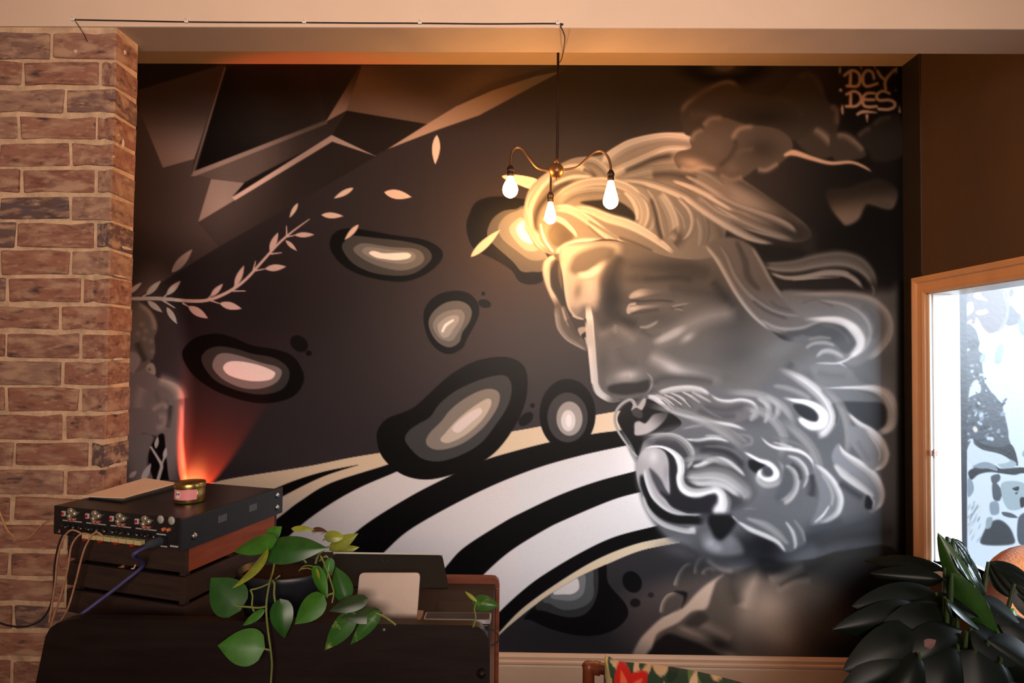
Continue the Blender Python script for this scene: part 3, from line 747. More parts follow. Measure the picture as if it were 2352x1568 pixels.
    stroke(E(277, 0, 290, 150, 305, 330, 318, 470, 360, 570, 440, 630, 520, 660), [8.6, 8.6, 8.8, 9, 11, 10, 4], .5, 1, 2.6, (0, .25), cols=(.62, .66, .72))
    blob(1440, 862, 34, 16, -8, (.66, .61, .585), .9); spray(E(420, 470, 560, 430, 700, 400), [14], (.47, .43, .41), .6)
    fill(E(490, 490, 620, 468, 760, 462, 880, 432, 905, 470, 890, 540, 800, 580, 640, 600, 500, 580, 450, 530), (.215, .20, .195), 5)
    spray(E(480, 600, 640, 620, 820, 585), [8], (.36, .335, .325), .8); spray(E(560, 650, 720, 640, 860, 600), [4], (.25, .23, .23), .8)
    stroke(E(860, 350, 915, 400, 932, 460, 905, 540, 860, 590), [1.2, 1.8, 2, 2, 1], .50, .8, 1.8, (.2, .2))
    spray(E(950, 500, 1000, 430, 1200, 410, 1500, 440, 1600, 470), [12, 13, 12, 9], (.27, .25, .25), .9); blob(1500, 905, 14, 12, 0, (.22, .2, .2), .8)
    clip_to(None)
    # far eye under the brow
    FM = np.zeros((MH, MW), np.float32); clip_to(face, 10); FM[:] = CLIP[0]; clip_to(None)
    CAN[:] = CAN + FM[..., None] * (np.clip(((CAN * .4 + CAN.mean(2, keepdims=True) * .6) - .36) * 1.28 + .355, .09, .9) - CAN)
    fill(D(455, 880, 550, 912, 600, 920, 600, 1180, 570, 1100, 520, 1010, 480, 950), (.21, .19, .18), 2); fill(D(505, 1010, 580, 990, 600, 1030, 560, 1060, 535, 1090), (.60, .55, .52), 1.8); fill(D(540, 1085, 575, 1050, 602, 1050, 602, 1120), (.10, .09, .09), 1.6)
    stroke(D(585, 1110, 605, 1170), [2, 2], .6, .9, 1.5); stroke(D(450, 872, 500, 895, 560, 906), [1.5, 2, 1.5], .66, .8, 1.6)
    stroke(D(618, 900, 632, 1080, 645, 1250), [8.2, 8.6, 8.6], .68, 1, 2, (.3, .3))

    # ---- beard mass
    beard = [(1440, 940), (1425, 965), (1430, 1000), (1448, 1035), (1460, 1062), (1461, 1100), (1470, 1135), (1480, 1165), (1500, 1200), (1530, 1232), (1572, 1250), (1606, 1272), (1640, 1300), (1680, 1312), (1730, 1300), (1790, 1296),
             (1840, 1285), (1850, 1262), (1900, 1225), (1990, 1190), (2030, 1150), (2042, 1060), (2040, 950), (2000, 880), (1900, 850), (1800, 860), (1720, 900), (1640, 890), (1560, 880), (1490, 905)]
    blob(1835, 870, 75, 60, 0, (.37, .365, .37), 1)
    fill(beard, (.345, .343, .355), 9)
    blob(1760, 1090, 90, 60, 20, (.30, .30, .315), .8); blob(1880, 1000, 70, 60, 0, (.30, .305, .32), .7); blob(1720, 960, 60, 25, 10, (.28, .275, .285), .7)
    blob(1700, 1260, 120, 45, -10, (.17, .168, .185), .9); blob(1850, 1240, 80, 30, -10, (.19, .19, .21), .7); blob(1560, 1265, 60, 20, 15, (.30, .295, .305), .6)
    # side locks around the ear
    fill(C(120, 380, 250, 560, 350, 740, 450, 930, 600, 1130, 750, 1260, 930, 1350, 1150, 1330, 1350, 1240, 1600, 1230, 1750, 1100, 1300, 1080, 1100, 1040, 940, 930, 820, 780, 720, 600, 600, 400, 350, 300), (.375, .35, .345), 4)
    M((90, 380, 220, 540, 320, 710, 440, 920, 590, 1120, 760, 1270, 960, 1360), [14, 26, 27, 24, 22, 18, 8], (.34, .50, .66, .46), f=(.08, .15))
    M((240, 380, 330, 500, 430, 720, 600, 930, 850, 1090, 1120, 1140, 1300, 1110), [10, 24, 34, 36, 32, 22, 10], (.36, .32, .50, .40), .9)
    M((590, 400, 700, 580, 800, 770, 930, 940, 1120, 1055, 1280, 1085), [14, 20, 20, 20, 18, 8], (.34, .54, .48), .95)
    M((420, 330, 520, 560, 560, 740, 700, 900), [20, 36, 40, 20], (.26, .24, .30), .8)
    spray(C(590, 975, 760, 1100, 1000, 1190), [3, 6, 4], (.20, .19, .19), .9); spray(C(780, 980, 900, 1060, 1100, 1100), [3, 5, 3], (.26, .25, .25), .8)
    M((680, 1190, 880, 1285, 1130, 1290, 1330, 1215, 1400, 1200), [12, 18, 22, 20, 10], (.44, .56, .42), .95)
    stroke(C(720, 1230, 850, 1330, 1000, 1345), [1, 2, 1], .2, .6, 1.6, (.2, .2)); stroke(C(940, 1325, 1060, 1350, 1170, 1366), [1, 2, .8], .76, .9, 1.2, (.1, .1))
    # great loop at the right
    loop = C(900, 900, 1300, 880, 1700, 880, 1950, 960, 2080, 1100, 2120, 1280, 2060, 1430, 1900, 1590, 1700, 1700, 1500, 1600, 1700, 1450, 1600, 1280, 1350, 1210, 1150, 1190)
    fill(loop, (.41, .40, .40), 5)
    M((960, 920, 1300, 925, 1620, 930, 1860, 975, 2010, 1080, 2080, 1220, 2060, 1360, 1970, 1500, 1820, 1640), [18, 26, 32, 40, 44, 44, 42, 38, 20], (.40, .60, .50, .36), f=(.15, .1))
    M((1960, 1010, 2060, 1110, 2110, 1250, 2090, 1390, 1990, 1530, 1870, 1640), [10, 16, 20, 20, 18, 10], (.44, .66, .46), .9)
    M((1080, 1010, 1350, 1010, 1600, 1050, 1780, 1160, 1860, 1310, 1830, 1450, 1760, 1560), [20, 28, 34, 38, 40, 36, 20], (.50, .56, .40, .46), .95, f=(.15, .1))
    spray(C(1760, 1040, 1880, 1120, 1940, 1280, 1900, 1420), [9, 12, 13, 10], (.29, .28, .28), .8); spray(C(1120, 1010, 1300, 990, 1500, 1060), [4, 5, 3], (.27, .26, .26), .8)
    M((1150, 1190, 1340, 1190, 1540, 1205, 1690, 1290, 1765, 1410, 1745, 1520, 1640, 1610), [16, 26, 40, 56, 58, 44, 14], (.60, .82, .74, .52), f=(.2, .1))
    fill(C(940, 1330, 1150, 1295, 1330, 1232, 1560, 1258, 1660, 1340, 1722, 1440, 1690, 1500, 1600, 1560, 1450, 1420, 1200, 1370, 1000, 1380), (.245, .235, .24), 4)
    M((1330, 1255, 1480, 1280, 1600, 1370, 1650, 1470), [10, 16, 18, 10], (.34, .30, .26), .8)
    # small arcs in front of the ear
    Q = lambda p, w, c, a=1., f=(.15, .15), s=2.2: lock(F(*p), np.array(w) / 5.2267, c, a, f, s)
    spray(F(900, 480, 850, 560, 950, 640), [14], (.24, .235, .24), .8)
    Q((1040, 320, 1140, 258, 1280, 248, 1410, 285), [16, 22, 24, 14], (.46, .52, .38)); Q((1070, 215, 1220, 180, 1370, 195), [16, 20, 12], (.40, .46, .38), .8)
    Q((1170, 430, 1240, 360, 1330, 345, 1430, 380, 1520, 440), [10, 26, 30, 28, 10], (.50, .58, .42))
    stroke(F(1150, 490, 1300, 492, 1430, 490, 1560, 440, 1690, 330), [.8, 2, 2, 2, 1], .80, .9, 1.2, (.15, .1)); stroke(F(1400, 490, 1470, 500, 1540, 545), [1, 2, .8], .72, .9, 1.2)
    fill(F(1120, 520, 1400, 510, 1580, 560, 1640, 640, 1720, 720, 1850, 770, 1700, 800, 1400, 800, 1230, 800, 1150, 680), (.40, .40, .405), 6)
    spray(F(1180, 590, 1350, 640, 1550, 640), [12], (.33, .325, .335), .6)
    # curl with the dark eye
    Q((700, 560, 830, 600, 1000, 690, 1150, 800, 1270, 930, 1345, 1080, 1345, 1200, 1270, 1310, 1180, 1360), [20, 40, 56, 64, 60, 56, 56, 60, 40], (.44, .60, .70, .50, .52), f=(.25, .1))
    Q((640, 760, 820, 790, 1000, 860, 1120, 930), [20, 34, 36, 24], (.40, .50, .36), .8)
    Q((760, 900, 900, 935, 1050, 960, 1180, 1020, 1260, 1110, 1240, 1210, 1130, 1240, 1020, 1190, 960, 1130), [10, 20, 32, 46, 60, 64, 56, 40, 16], (.52, .80, .74, .60), f=(.15, .1))
    fill(F(900, 990, 1000, 985, 1130, 1040, 1192, 1120, 1180, 1188, 1100, 1180, 1000, 1130, 940, 1070), (.165, .165, .185), 2.6)
    spray(F(1370, 960, 1430, 1100, 1420, 1220), [6, 8, 6], (.22, .225, .24), .8); stroke(F(1420, 1000, 1450, 1120, 1435, 1220), [1, 1.6, 1], .42, .7, 1.6)
    # right-hand loop
    fill(F(1250, 800, 1600, 800, 1850, 880, 2000, 960, 1900, 1000, 1550, 980, 1350, 930), (.385, .39, .40), 5)
    fill(F(1400, 960, 1800, 955, 1960, 970, 2035, 1060, 2038, 1180, 1960, 1280, 1850, 1296, 1700, 1200, 1580, 1080), (.215, .222, .24), 3)
    Q((1230, 790, 1450, 785, 1700, 785, 1880, 800, 2010, 870, 2085, 990, 2100, 1130, 2050, 1260, 1920, 1335), [6, 10, 22, 44, 66, 70, 66, 52, 26], (.62, .68, .74, .62, .58), f=(.12, .08))
    blob(2052, 955, 12, 30, 0, (.48, .47, .46), .4)
    Q((1540, 1080, 1680, 1210, 1830, 1310, 1950, 1430, 2010, 1580), [10, 30, 44, 48, 44], (.56, .74, .60, .52), f=(.12, 0))

    # ---- moustache
    fill(E(880, 600, 1000, 560, 1100, 510, 1300, 505, 1480, 530, 1560, 595, 1650, 640, 1900, 640, 2040, 690, 2075, 755, 2020, 830, 1900, 880, 1800, 900, 1950, 985, 1800, 960, 1550, 890, 1350, 840, 1150, 770, 1000, 690), (.365, .35, .35), 3)
    W = lambda p, w, c, a=1., f=(.12, .15), s=2.: lock(E(*p), np.array(w) / 4.704, c, a, f, s)
    spray(E(1450, 700, 1700, 760, 1950, 710, 2020, 740), [8, 14, 12, 6], (.25, .24, .25), .9); spray(E(1400, 760, 1650, 830, 1850, 820), [10], (.24, .235, .245), .8)
    W((990, 580, 1150, 540, 1320, 525, 1460, 545, 1560, 600), [24, 34, 34, 30, 12], (.62, .74, .60, .44))
    W((880, 610, 980, 640, 1080, 730, 1120, 760), [12, 36, 30, 8], (.60, .76, .70, .50))
    for p in ((960, 590, 1080, 640, 1180, 720), (1050, 590, 1170, 640, 1260, 710), (1120, 570, 1250, 630, 1360, 740), (1250, 560, 1350, 610, 1460, 690), (1350, 560, 1450, 610, 1580, 680), (1010, 620, 1100, 690, 1170, 760)):
        W(p, [10, 16, 5], (.46, .70, .44), .85)
    for p in ((1020, 640, 1120, 720), (1150, 610, 1260, 690), (1280, 640, 1390, 760), (1200, 700, 1320, 790)):
        stroke(E(*p), [1, 1.6, .8], .26, .7, 1.6, (.2, .3))
    W((1540, 580, 1640, 650, 1760, 670, 1890, 655, 2000, 680, 2055, 740, 2030, 800, 1960, 830), [10, 18, 22, 22, 22, 20, 14, 6], (.60, .74, .48, .36))
    W((1080, 745, 1220, 805, 1400, 850, 1600, 895, 1800, 925, 1960, 980), [8, 14, 18, 22, 20, 6], (.60, .68, .44))
    W((1450, 700, 1560, 790, 1700, 850), [6, 10, 6], (.34, .46, .34), .7); W((1380, 820, 1500, 840, 1620, 880), [5, 9, 5], (.44, .58, .40), .8)
    for p, c in (((2060, 620, 2170, 690, 2190, 800, 2140, 910), .52), ((2160, 590, 2280, 680, 2290, 790, 2230, 880), .47), ((1990, 760, 2060, 800, 1980, 880), .46)):
        W(p, [20, 34, 34, 14], (c - .14, c, c + .08, c - .1), .9)
    # mouth
    fill(E(690, 680, 610, 740, 555, 850, 600, 960, 700, 1110, 775, 1250, 810, 1190, 860, 1080, 1100, 1000, 1250, 900, 1080, 750, 990, 690, 880, 640, 860, 700, 800, 760, 740, 700), (.105, .098, .10), 2)
    fill(E(705, 765, 722, 700, 690, 650, 745, 665, 775, 715, 830, 640, 862, 640, 850, 700, 815, 762, 760, 735), (.64, .585, .56), 2)
    fill(E(712, 770, 760, 745, 815, 765, 830, 830, 790, 850, 730, 820), (.27, .25, .24), 3)
    fill(E(742, 900, 790, 878, 850, 902, 890, 870, 940, 810, 1020, 788, 1100, 800, 1060, 880, 960, 970, 860, 1020, 750, 1032, 738, 970), (.62, .575, .56), 3, grad=((1490, 985), (1530, 950), (.30, .28, .28)))
    stroke(E(735, 665, 690, 648, 610, 690, 545, 770, 525, 860, 550, 960, 610, 1060, 690, 1170, 765, 1260), [3, 4.5, 5, 4.5, 4, 4, 4, 3, 2], .5, 1, 1.6, cols=(.38, .62, .58)); stroke(E(690, 1180, 720, 1250, 750, 1310), [3, 3, 2], .5, .8, 1.8)
    # strands below the mouth
    spray(E(900, 1030, 1150, 960, 1400, 930, 1600, 960), [10, 16, 16, 10], (.36, .35, .36), .8)
    stroke(E(1230, 970, 1380, 935, 1500, 925), [1.5, 3, 1.5], .50, .7, 2.4, (.3, .3))
    W((1280, 1070, 1420, 1085, 1560, 1065, 1680, 1075, 1770, 1110), [8, 18, 18, 14, 5], (.52, .76, .60)); stroke(E(1490, 1035, 1600, 1035, 1710, 1052), [1, 1.6, .8], .66, .8, 1.3, (.2, .2))
    spray(E(1150, 1060, 1300, 1130, 1600, 1130, 1850, 1200), [12, 16, 14, 10], (.175, .172, .19), .9)
    W((1450, 900, 1680, 960, 1850, 1060, 1960, 1130), [10, 40, 44, 14], (.44, .42, .34, .38), .8); W((1860, 1020, 1990, 1050, 2000, 1120, 1900, 1150), [8, 16, 18, 8], (.42, .46, .36), .7)
    W((1480, 1150, 1680, 1160, 1820, 1210, 1930, 1310), [10, 22, 22, 6], (.30, .44, .30), .85)

    # ---- beard curls
    R = lambda p, w, c, a=1., f=(.08, .1), s=2.2: lock(Gb(*p), np.array(w) / 5.8725, c, a, f, s)
    fill(Gb(560, 280, 800, 200, 1100, 280, 1150, 420, 1500, 360, 1750, 480, 1950, 640, 1960, 900, 1800, 1060, 1600, 1150, 1450, 1250, 1200, 1250, 900, 1150, 700, 960), (.245, .24, .255), 14)
    fill(Gb(355, 560, 395, 400, 465, 312, 560, 268, 690, 300, 765, 370, 802, 480, 800, 640, 815, 900, 760, 850, 690, 740, 600, 640, 640, 800, 760, 980, 860, 1090, 1060, 1180, 900, 1180, 700, 1060, 560, 880, 500, 1050, 450, 930, 385, 760), (.56, .535, .535), 2.4)
    blob(1500, 1048, 15, 22, 0, (.70, .67, .665), .8); blob(1480, 1040, 14, 24, 10, (.66, .63, .62), .6); blob(1530, 1085, 8, 24, 5, (.46, .44, .45), .6)
    fill(Gb(540, 560, 620, 620, 700, 720, 760, 860, 820, 920, 760, 960, 680, 900, 600, 760, 560, 660), (.27, .265, .285), 5)
    stroke(Gb(430, 620, 450, 760, 500, 900, 560, 1020), [3, 7, 8, 6], .12, .95, 4, (.2, .1))
    R((480, 560, 500, 690, 545, 830, 610, 960, 730, 1080, 870, 1160, 1060, 1190, 1280, 1172), [20, 30, 34, 34, 30, 26, 20, 5], (.52, .60, .70, .60))
    fill(Gb(770, 340, 860, 370, 925, 480, 912, 650, 915, 790, 965, 890, 1060, 940, 1200, 945, 1330, 908, 1432, 930, 1448, 990, 1400, 1090, 1395, 1160, 1300, 1165, 1050, 1150, 860, 1080, 770, 980, 690, 870, 820, 910, 812, 600, 800, 450), (.165, .16, .175), 5)
    R((360, 140, 560, 150, 760, 120, 900, 148, 1010, 220, 1080, 310, 1100, 390, 1075, 480, 1020, 570), [40, 60, 40, 46, 54, 54, 46, 40, 24], (.62, .52, .38, .30), .95, f=(.2, .1))
    spray(Gb(600, 200, 800, 220, 940, 330), [7, 10, 7], (.24, .23, .245), .8)
    R((450, 300, 590, 262, 740, 280, 870, 355, 950, 460, 965, 590, 945, 700, 985, 820, 1080, 885, 1200, 895, 1330, 862, 1440, 850, 1515, 920, 1530, 1040, 1495, 1140), [8, 12, 18, 32, 52, 46, 42, 50, 52, 52, 46, 46, 56, 72, 90], (.58, .66, .76, .62), f=(.06, 0))
    blob(1654, 1172, 15, 16, 0, (.74, .715, .725), .9)
    stroke(Gb(1570, 900, 1620, 1000, 1600, 1120, 1540, 1200), [3, 4, 4, 2], .42, .7, 2.4, (.2, .2))
    # inner S
    R((1110, 540, 1240, 515, 1350, 455, 1480, 435, 1610, 480, 1730, 570, 1840, 680), [14, 36, 40, 38, 36, 30, 10], (.46, .70, .62, .40))
    spray(Gb(1250, 400, 1450, 360, 1620, 420, 1750, 520), [5, 8, 7], (.40, .385, .40), .7); spray(Gb(1180, 330, 1400, 310, 1650, 380, 1830, 560), [10, 14, 14], (.145, .14, .155), .9)
    R((1020, 640, 1180, 640, 1380, 620, 1580, 660, 1740, 770, 1860, 890, 1850, 980), [40, 80, 100, 110, 100, 80, 40], (.27, .33, .48, .60, .52), f=(.12, .12))
    R((1040, 700, 1200, 760, 1400, 760, 1560, 800, 1680, 880, 1780, 960), [20, 34, 40, 40, 34, 14], (.52, .66, .60), .85, f=(.2, .2))
    R((1000, 640, 1000, 760, 1100, 840, 1260, 850, 1420, 820), [10, 20, 26, 24, 10], (.48, .58, .50), .7)
    blob(1712, 1132, 14, 20, -20, (.46, .45, .465), .8)
    # spiral
    blob(1745, 1095, 44, 50, 0, (.42, .42, .44), .6)
    fill(Gb(1880, 450, 1990, 450, 2110, 500, 2060, 560, 2010, 620, 1950, 610, 1880, 540), (.125, .125, .14), 4)
    R((1800, 330, 1900, 385, 2020, 450, 2140, 490, 2215, 560, 2250, 640, 2200, 715, 2100, 735, 2030, 690, 2020, 610, 2080, 550), [8, 18, 24, 32, 42, 48, 54, 56, 44, 24, 6], (.50, .74, .78, .60))
    fill(Gb(2075, 560, 2150, 540, 2205, 600, 2190, 660, 2130, 668, 2080, 630), (.25, .255, .27), 2.6)
    R((1970, 640, 2010, 720, 2100, 780, 2230, 770, 2330, 690, 2340, 560, 2250, 430), [30, 40, 46, 40, 34, 30, 16], (.36, .48, .56, .40), .8, f=(.2, .2))
    for p, w, c in (((1480, 930, 1560, 945, 1650, 985, 1720, 1040), [6, 10, 10, 6], .44), ((1700, 930, 1760, 950, 1800, 1000, 1790, 1060), [7, 11, 11, 6], .43), ((1790, 960, 1850, 1010, 1880, 1070, 1870, 1140), [7, 12, 12, 6], .42),
                    ((1660, 900, 1740, 905, 1800, 935, 1830, 985), [6, 9, 9, 5], .46), ((1880, 880, 1930, 930, 1950, 1000, 1940, 1060), [6, 10, 10, 5], .43), ((1560, 1060, 1620, 1050, 1690, 1075), [5, 8, 5], .40)):
        lock([(p[i], p[i + 1]) for i in range(0, len(p), 2)], w, (c - .08, c + .04, c + .1, c - .06), .65, (.25, .3), 3)
    # lower edge of the beard
    stroke(Gb(500, 930, 580, 1060, 720, 1180, 900, 1245, 1120, 1255, 1300, 1290), [5, 9, 10, 10, 10, 6], .12, .95, 4, (.15, .15))
    R((440, 900, 500, 1080, 600, 1220, 740, 1320, 900, 1375, 1050, 1405, 1170, 1395), [10, 26, 32, 34, 34, 38, 44], (.50, .58, .66, .48), f=(.1, .05))
    blob(1590, 1215, 10, 7, -10, (.72, .69, .70), .8); blob(1560, 1238, 40, 14, 15, (.40, .395, .41), .7)
    fill(N(860, 120, 960, 100, 1010, 170, 1060, 180, 1130, 110, 1260, 200, 1300, 330, 1100, 360, 950, 330, 860, 250), (.40, .39, .405), 9)
    blob(1632, 1248, 18, 16, 30, (.60, .58, .60), .85); blob(1648, 1258, 16, 12, 0, (.58, .56, .58), .7); blob(1678, 1248, 14, 18, 0, (.45, .44, .46), .7)
    fill(Gb(1380, 1180, 1600, 1180, 1700, 1280, 1650, 1380, 1580, 1470, 1500, 1520, 1420, 1480, 1370, 1380, 1330, 1280), (.10, .097, .112), 8)
    blob(1760, 1255, 60, 50, 30, (.125, .122, .14), .9); blob(1650, 1290, 40, 14, 10, (.26, .245, .245), .7); spray(N(900, 385, 1000, 470, 1110, 515, 1200, 515), [6, 9, 7], (.43, .39, .375), .8)
    blob(1775, 1305, 55, 22, 0, (.045, .042, .045), .9)
    R((1640, 1190, 1740, 1275, 1880, 1380, 2040, 1450, 2250, 1545, 2480, 1680), [6, 18, 26, 26, 24, 14], (.50, .70, .52))
    R((1740, 1190, 1950, 1240, 2150, 1330, 2330, 1460, 2480, 1620), [14, 46, 60, 54, 20], (.30, .40, .52, .34), .9)
    stroke(Gb(1800, 1110, 1900, 1105, 2020, 1120), [1, 2.4, 1], .50, .8, 2, (.2, .3))
    # right of the beard
    Y = lambda p, w, c, a=1., f=(.1, .12), s=2.2: lock(H(*p), np.array(w) / 5.2275, c, a, f, s)
    Y((380, 120, 560, 160, 720, 220, 850, 320), [12, 24, 26, 10], (.30, .42, .34), .7)
    Y((240, 110, 330, 200, 440, 250, 580, 265, 710, 290, 810, 350, 870, 430, 890, 520), [4, 12, 20, 24, 24, 18, 12, 4], (.52, .74, .58)); Y((390, 185, 520, 215, 640, 245), [6, 14, 8], (.50, .66, .50), .9)
    fill(H(530, 470, 620, 520, 690, 640, 640, 790, 520, 900, 420, 850, 480, 700), (.30, .305, .32), 6)
    Y((530, 465, 620, 510, 675, 620, 660, 750, 590, 850, 500, 910), [10, 30, 34, 36, 42, 40], (.60, .56, .44, .36)); Y((470, 890, 560, 840, 620, 770), [4, 8, 4], (.44, .58, .44), .8)
    Y((560, 350, 680, 400, 770, 500, 795, 620, 745, 750), [12, 32, 34, 26, 6], (.66, .60, .44, .32)); spray(H(600, 440, 700, 520, 730, 650), [6, 8, 6], (.18, .18, .195), .9)
    spray(H(850, 560, 880, 700, 850, 850), [12, 16, 12], (.145, .145, .16), .9)
    fill(H(880, 430, 1000, 520, 1130, 640, 1210, 780, 1235, 900, 1190, 1040, 1080, 1130, 830, 1180, 900, 1050, 950, 850, 920, 650), (.40, .40, .415), 5)
    Y((880, 440, 1000, 530, 1110, 650, 1185, 790, 1205, 900, 1165, 1030, 1060, 1110, 930, 1160), [10, 32, 36, 38, 38, 36, 30, 12], (.54, .70, .58, .44))
    Y((970, 560, 1060, 690, 1110, 830, 1090, 960), [10, 20, 22, 12], (.50, .56, .42), .8); stroke(H(1078, 935, 990, 1065, 880, 1155), [1, 2.2, 1.4], .78, .9, 1.4, (.15, .15)); stroke(H(1000, 1100, 930, 1150, 850, 1180), [1, 2, 1], .56, .8, 1.8, (.2, .2))
    # long lock
    fill(H(1180, 200, 1250, 320, 1420, 430, 1560, 520, 1660, 640, 1710, 800, 1690, 930, 1600, 1030, 1540, 1000, 1590, 900, 1560, 830, 1400, 720, 1240, 610, 1140, 480, 1100, 340), (.44, .44, .46), 3)
    Y((1185, 200, 1240, 310, 1400, 425, 1540, 520, 1640, 640, 1695, 780, 1685, 910, 1610, 1010), [8, 26, 44, 50, 48, 40, 32, 12], (.62, .72, .58, .46))
    Y((1130, 440, 1240, 560, 1390, 670, 1530, 770, 1610, 850), [20, 46, 48, 40, 12], (.48, .62, .66)); spray(H(1300, 540, 1450, 640, 1600, 780), [5, 7, 5], (.40, .40, .42), .7)
    fill(H(1520, 830, 1570, 860, 1592, 920, 1570, 990, 1500, 960), (.10, .10, .12), 4); stroke(H(1570, 850, 1605, 900, 1595, 970), [1.5, 2.4, 1.5], .60, .8, 1.6)
    spray(H(1180, 660, 1350, 780, 1480, 860), [10, 12, 8], (.155, .16, .185), .8)
    # upper right lock
    fill(H(1300, 0, 1480, 20, 1640, 130, 1750, 260, 1770, 380, 1720, 470, 1620, 525, 1520, 470, 1420, 330, 1330, 200), (.44, .445, .455), 4)
    Y((1500, 20, 1620, 140, 1715, 270, 1735, 380, 1690, 470, 1600, 520), [20, 44, 50, 46, 34, 12], (.66, .70, .56, .46)); Y((1540, 90, 1630, 200, 1680, 320, 1660, 420), [6, 12, 14, 6], (.50, .68, .54), .8)
    spray(H(1400, 150, 1480, 300, 1560, 420), [10], (.36, .365, .375), .7)
    # under locks
    fill(H(-60, 1020, 200, 980, 450, 1060, 620, 1120, 720, 1220, 790, 1380, 700, 1450, 540, 1500, 330, 1320, 0, 1160), (.335, .335, .35), 5)
    Y((-40, 1130, 140, 1235, 320, 1310, 460, 1390, 550, 1510), [10, 26, 26, 24, 8], (.56, .70, .54)); Y((60, 1090, 290, 1170, 450, 1280, 590, 1420), [12, 44, 46, 16], (.36, .50, .42), .9)
    Y((540, 1130, 630, 1260, 665, 1400, 650, 1470), [8, 26, 24, 6], (.42, .64, .44)); Y((640, 1110, 740, 1250, 780, 1390), [10, 26, 12], (.40, .46, .34), .9)
    blob(1760, 1290, 40, 16, 20, (.11, .105, .12), .7)
    spray(H(780, 1180, 1000, 1190, 1250, 1100), [14, 18, 18], (.25, .255, .275), .7); spray(H(800, 1320, 1100, 1240, 1400, 1160, 1800, 1100), [16, 22, 24, 20], (.20, .205, .235), .6)
    spray(H(850, 1450, 1200, 1330, 1600, 1280, 1880, 1250), [24, 26, 26, 22], (.15, .145, .145), .75)
    # crisper lights and darks over the whole beard
    clip_to([(x, y) for x, y in beard[1:26]] + [(2060, 700), (1840, 790), (1720, 900), (1560, 900)], 14)
    CAN[:] = CAN + CLIP[0][..., None] * (np.clip((CAN - .36) * 1.17 + .335, .07, .82) - CAN)
    clip_to(None)
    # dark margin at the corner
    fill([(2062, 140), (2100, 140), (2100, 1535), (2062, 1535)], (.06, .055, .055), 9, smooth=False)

    # ---- leaf wreath
    fill(Bq(235, 460, 260, 390, 420, 270, 560, 195, 660, 172, 760, 215, 800, 270, 960, 300, 1100, 270, 1250, 130, 1350, 98, 1430, 150, 1500, 300, 1540, 370, 1610, 400, 1612, 590, 1500, 680, 1300, 700, 800, 640, 330, 660, 250, 540), (.185, .165, .145), 3)
    spray(Bq(245, 460, 290, 375, 420, 280, 560, 205, 660, 180, 750, 215), [7, 9, 9, 8, 8], (.40, .35, .31), .9); spray(Bq(1260, 150, 1350, 110, 1430, 170, 1490, 300), [10], (.25, .225, .2), .8)
    spray(Bq(300, 470, 480, 470, 600, 520), [14], (.25, .225, .20), .7); blob(1750, 270, 90, 30, 0, (.11, .1, .09), .8); spray(Bq(1540, 400, 1600, 430, 1600, 560), [10], (.36, .31, .28), .8); spray(Bq(1060, 320, 1230, 380, 1310, 500), [10], (.22, .2, .18), .7)
    blob(1620, 215, 60, 22, -15, (.17, .15, .132), .6)
    fill(Bq(1330, 660, 1360, 600, 1410, 572, 1480, 600, 1560, 690, 1600, 790, 1500, 850, 1350, 800, 1250, 700), (.20, .18, .16), 3); spray(Bq(1400, 590, 1490, 650, 1560, 730), [10, 13, 10], (.52, .45, .40), .9)
    fill(Bq(1540, 660, 1640, 628, 1760, 690, 1860, 810, 1760, 860, 1580, 860), (.20, .18, .16), 3); spray(Bq(1590, 650, 1680, 650, 1780, 720, 1840, 790), [9, 12, 10], (.46, .40, .36), .9)
    fill(Bq(1770, 650, 1850, 590, 1930, 520, 2000, 488, 2150, 480, 2190, 800, 1950, 880, 1850, 760), (.13, .12, .115), 5); spray(Bq(1785, 660, 1850, 600, 1900, 590), [8], (.30, .27, .25), .8); spray(Bq(1920, 560, 1990, 500, 2080, 490), [9], (.27, .24, .23), .7)
    fill(Bq(320, 690, 360, 620, 440, 590, 430, 540, 500, 495, 620, 490, 800, 550, 900, 560, 1080, 590, 1200, 680, 1210, 790, 1110, 890, 990, 962, 900, 942, 800, 1010, 690, 1046, 580, 1010, 550, 962, 440, 930, 340, 957, 230, 940, 180, 850, 220, 790, 330, 760), (.27, .24, .215), 2.4)
    blob(1590, 375, 38, 16, 10, (.52, .455, .405), .9); blob(1640, 340, 34, 24, 30, (.30, .265, .24), .6); blob(1750, 340, 50, 34, 0, (.17, .15, .135), .8); blob(1680, 385, 22, 18, 0, (.33, .29, .265), .7)
    for p, c in (((325, 700, 370, 625, 440, 595), .44), ((440, 575, 500, 502, 610, 495), .42), ((712, 700, 705, 650, 760, 590, 890, 568), .52), ((905, 945, 990, 952, 1100, 885), .52), ((575, 985, 680, 1036, 790, 1005), .44), ((220, 930, 340, 948, 440, 925, 560, 950), .60), ((600, 900, 700, 800, 900, 760), .30)):
        spray(Bq(*p), [8, 9, 8], (c, c * .88, c * .79), .85)
    spray(Bq(560, 930, 660, 840, 720, 740, 700, 660), [7, 10, 8], (.16, .14, .125), .8)
    stroke(Bq(1150, 820, 1230, 800, 1390, 850, 1550, 890, 1720, 882, 1830, 918, 1915, 972), [3, 7, 5, 4, 3.4, 3, 1], (.62, .54, .48), 1, 2, (0, .1))
    fill(Bq(1510, 1130, 1550, 1280, 1640, 1400, 1690, 1432, 1790, 1380, 1850, 1262, 1900, 1252, 2080, 1288, 2130, 1130, 2000, 1035, 1850, 1050, 1700, 1100), (.14, .125, .11), 5, grad=((1930, 440), (1945, 515), (.47, .40, .35)))
    spray(Bq(1880, 1180, 2000, 1250, 2080, 1260), [9], (.27, .24, .21), .7)
    # ---- signature
    S_ = lambda *a: V(1900, 60, 5.2035, *a)
    sc = (.66, .58, .53)
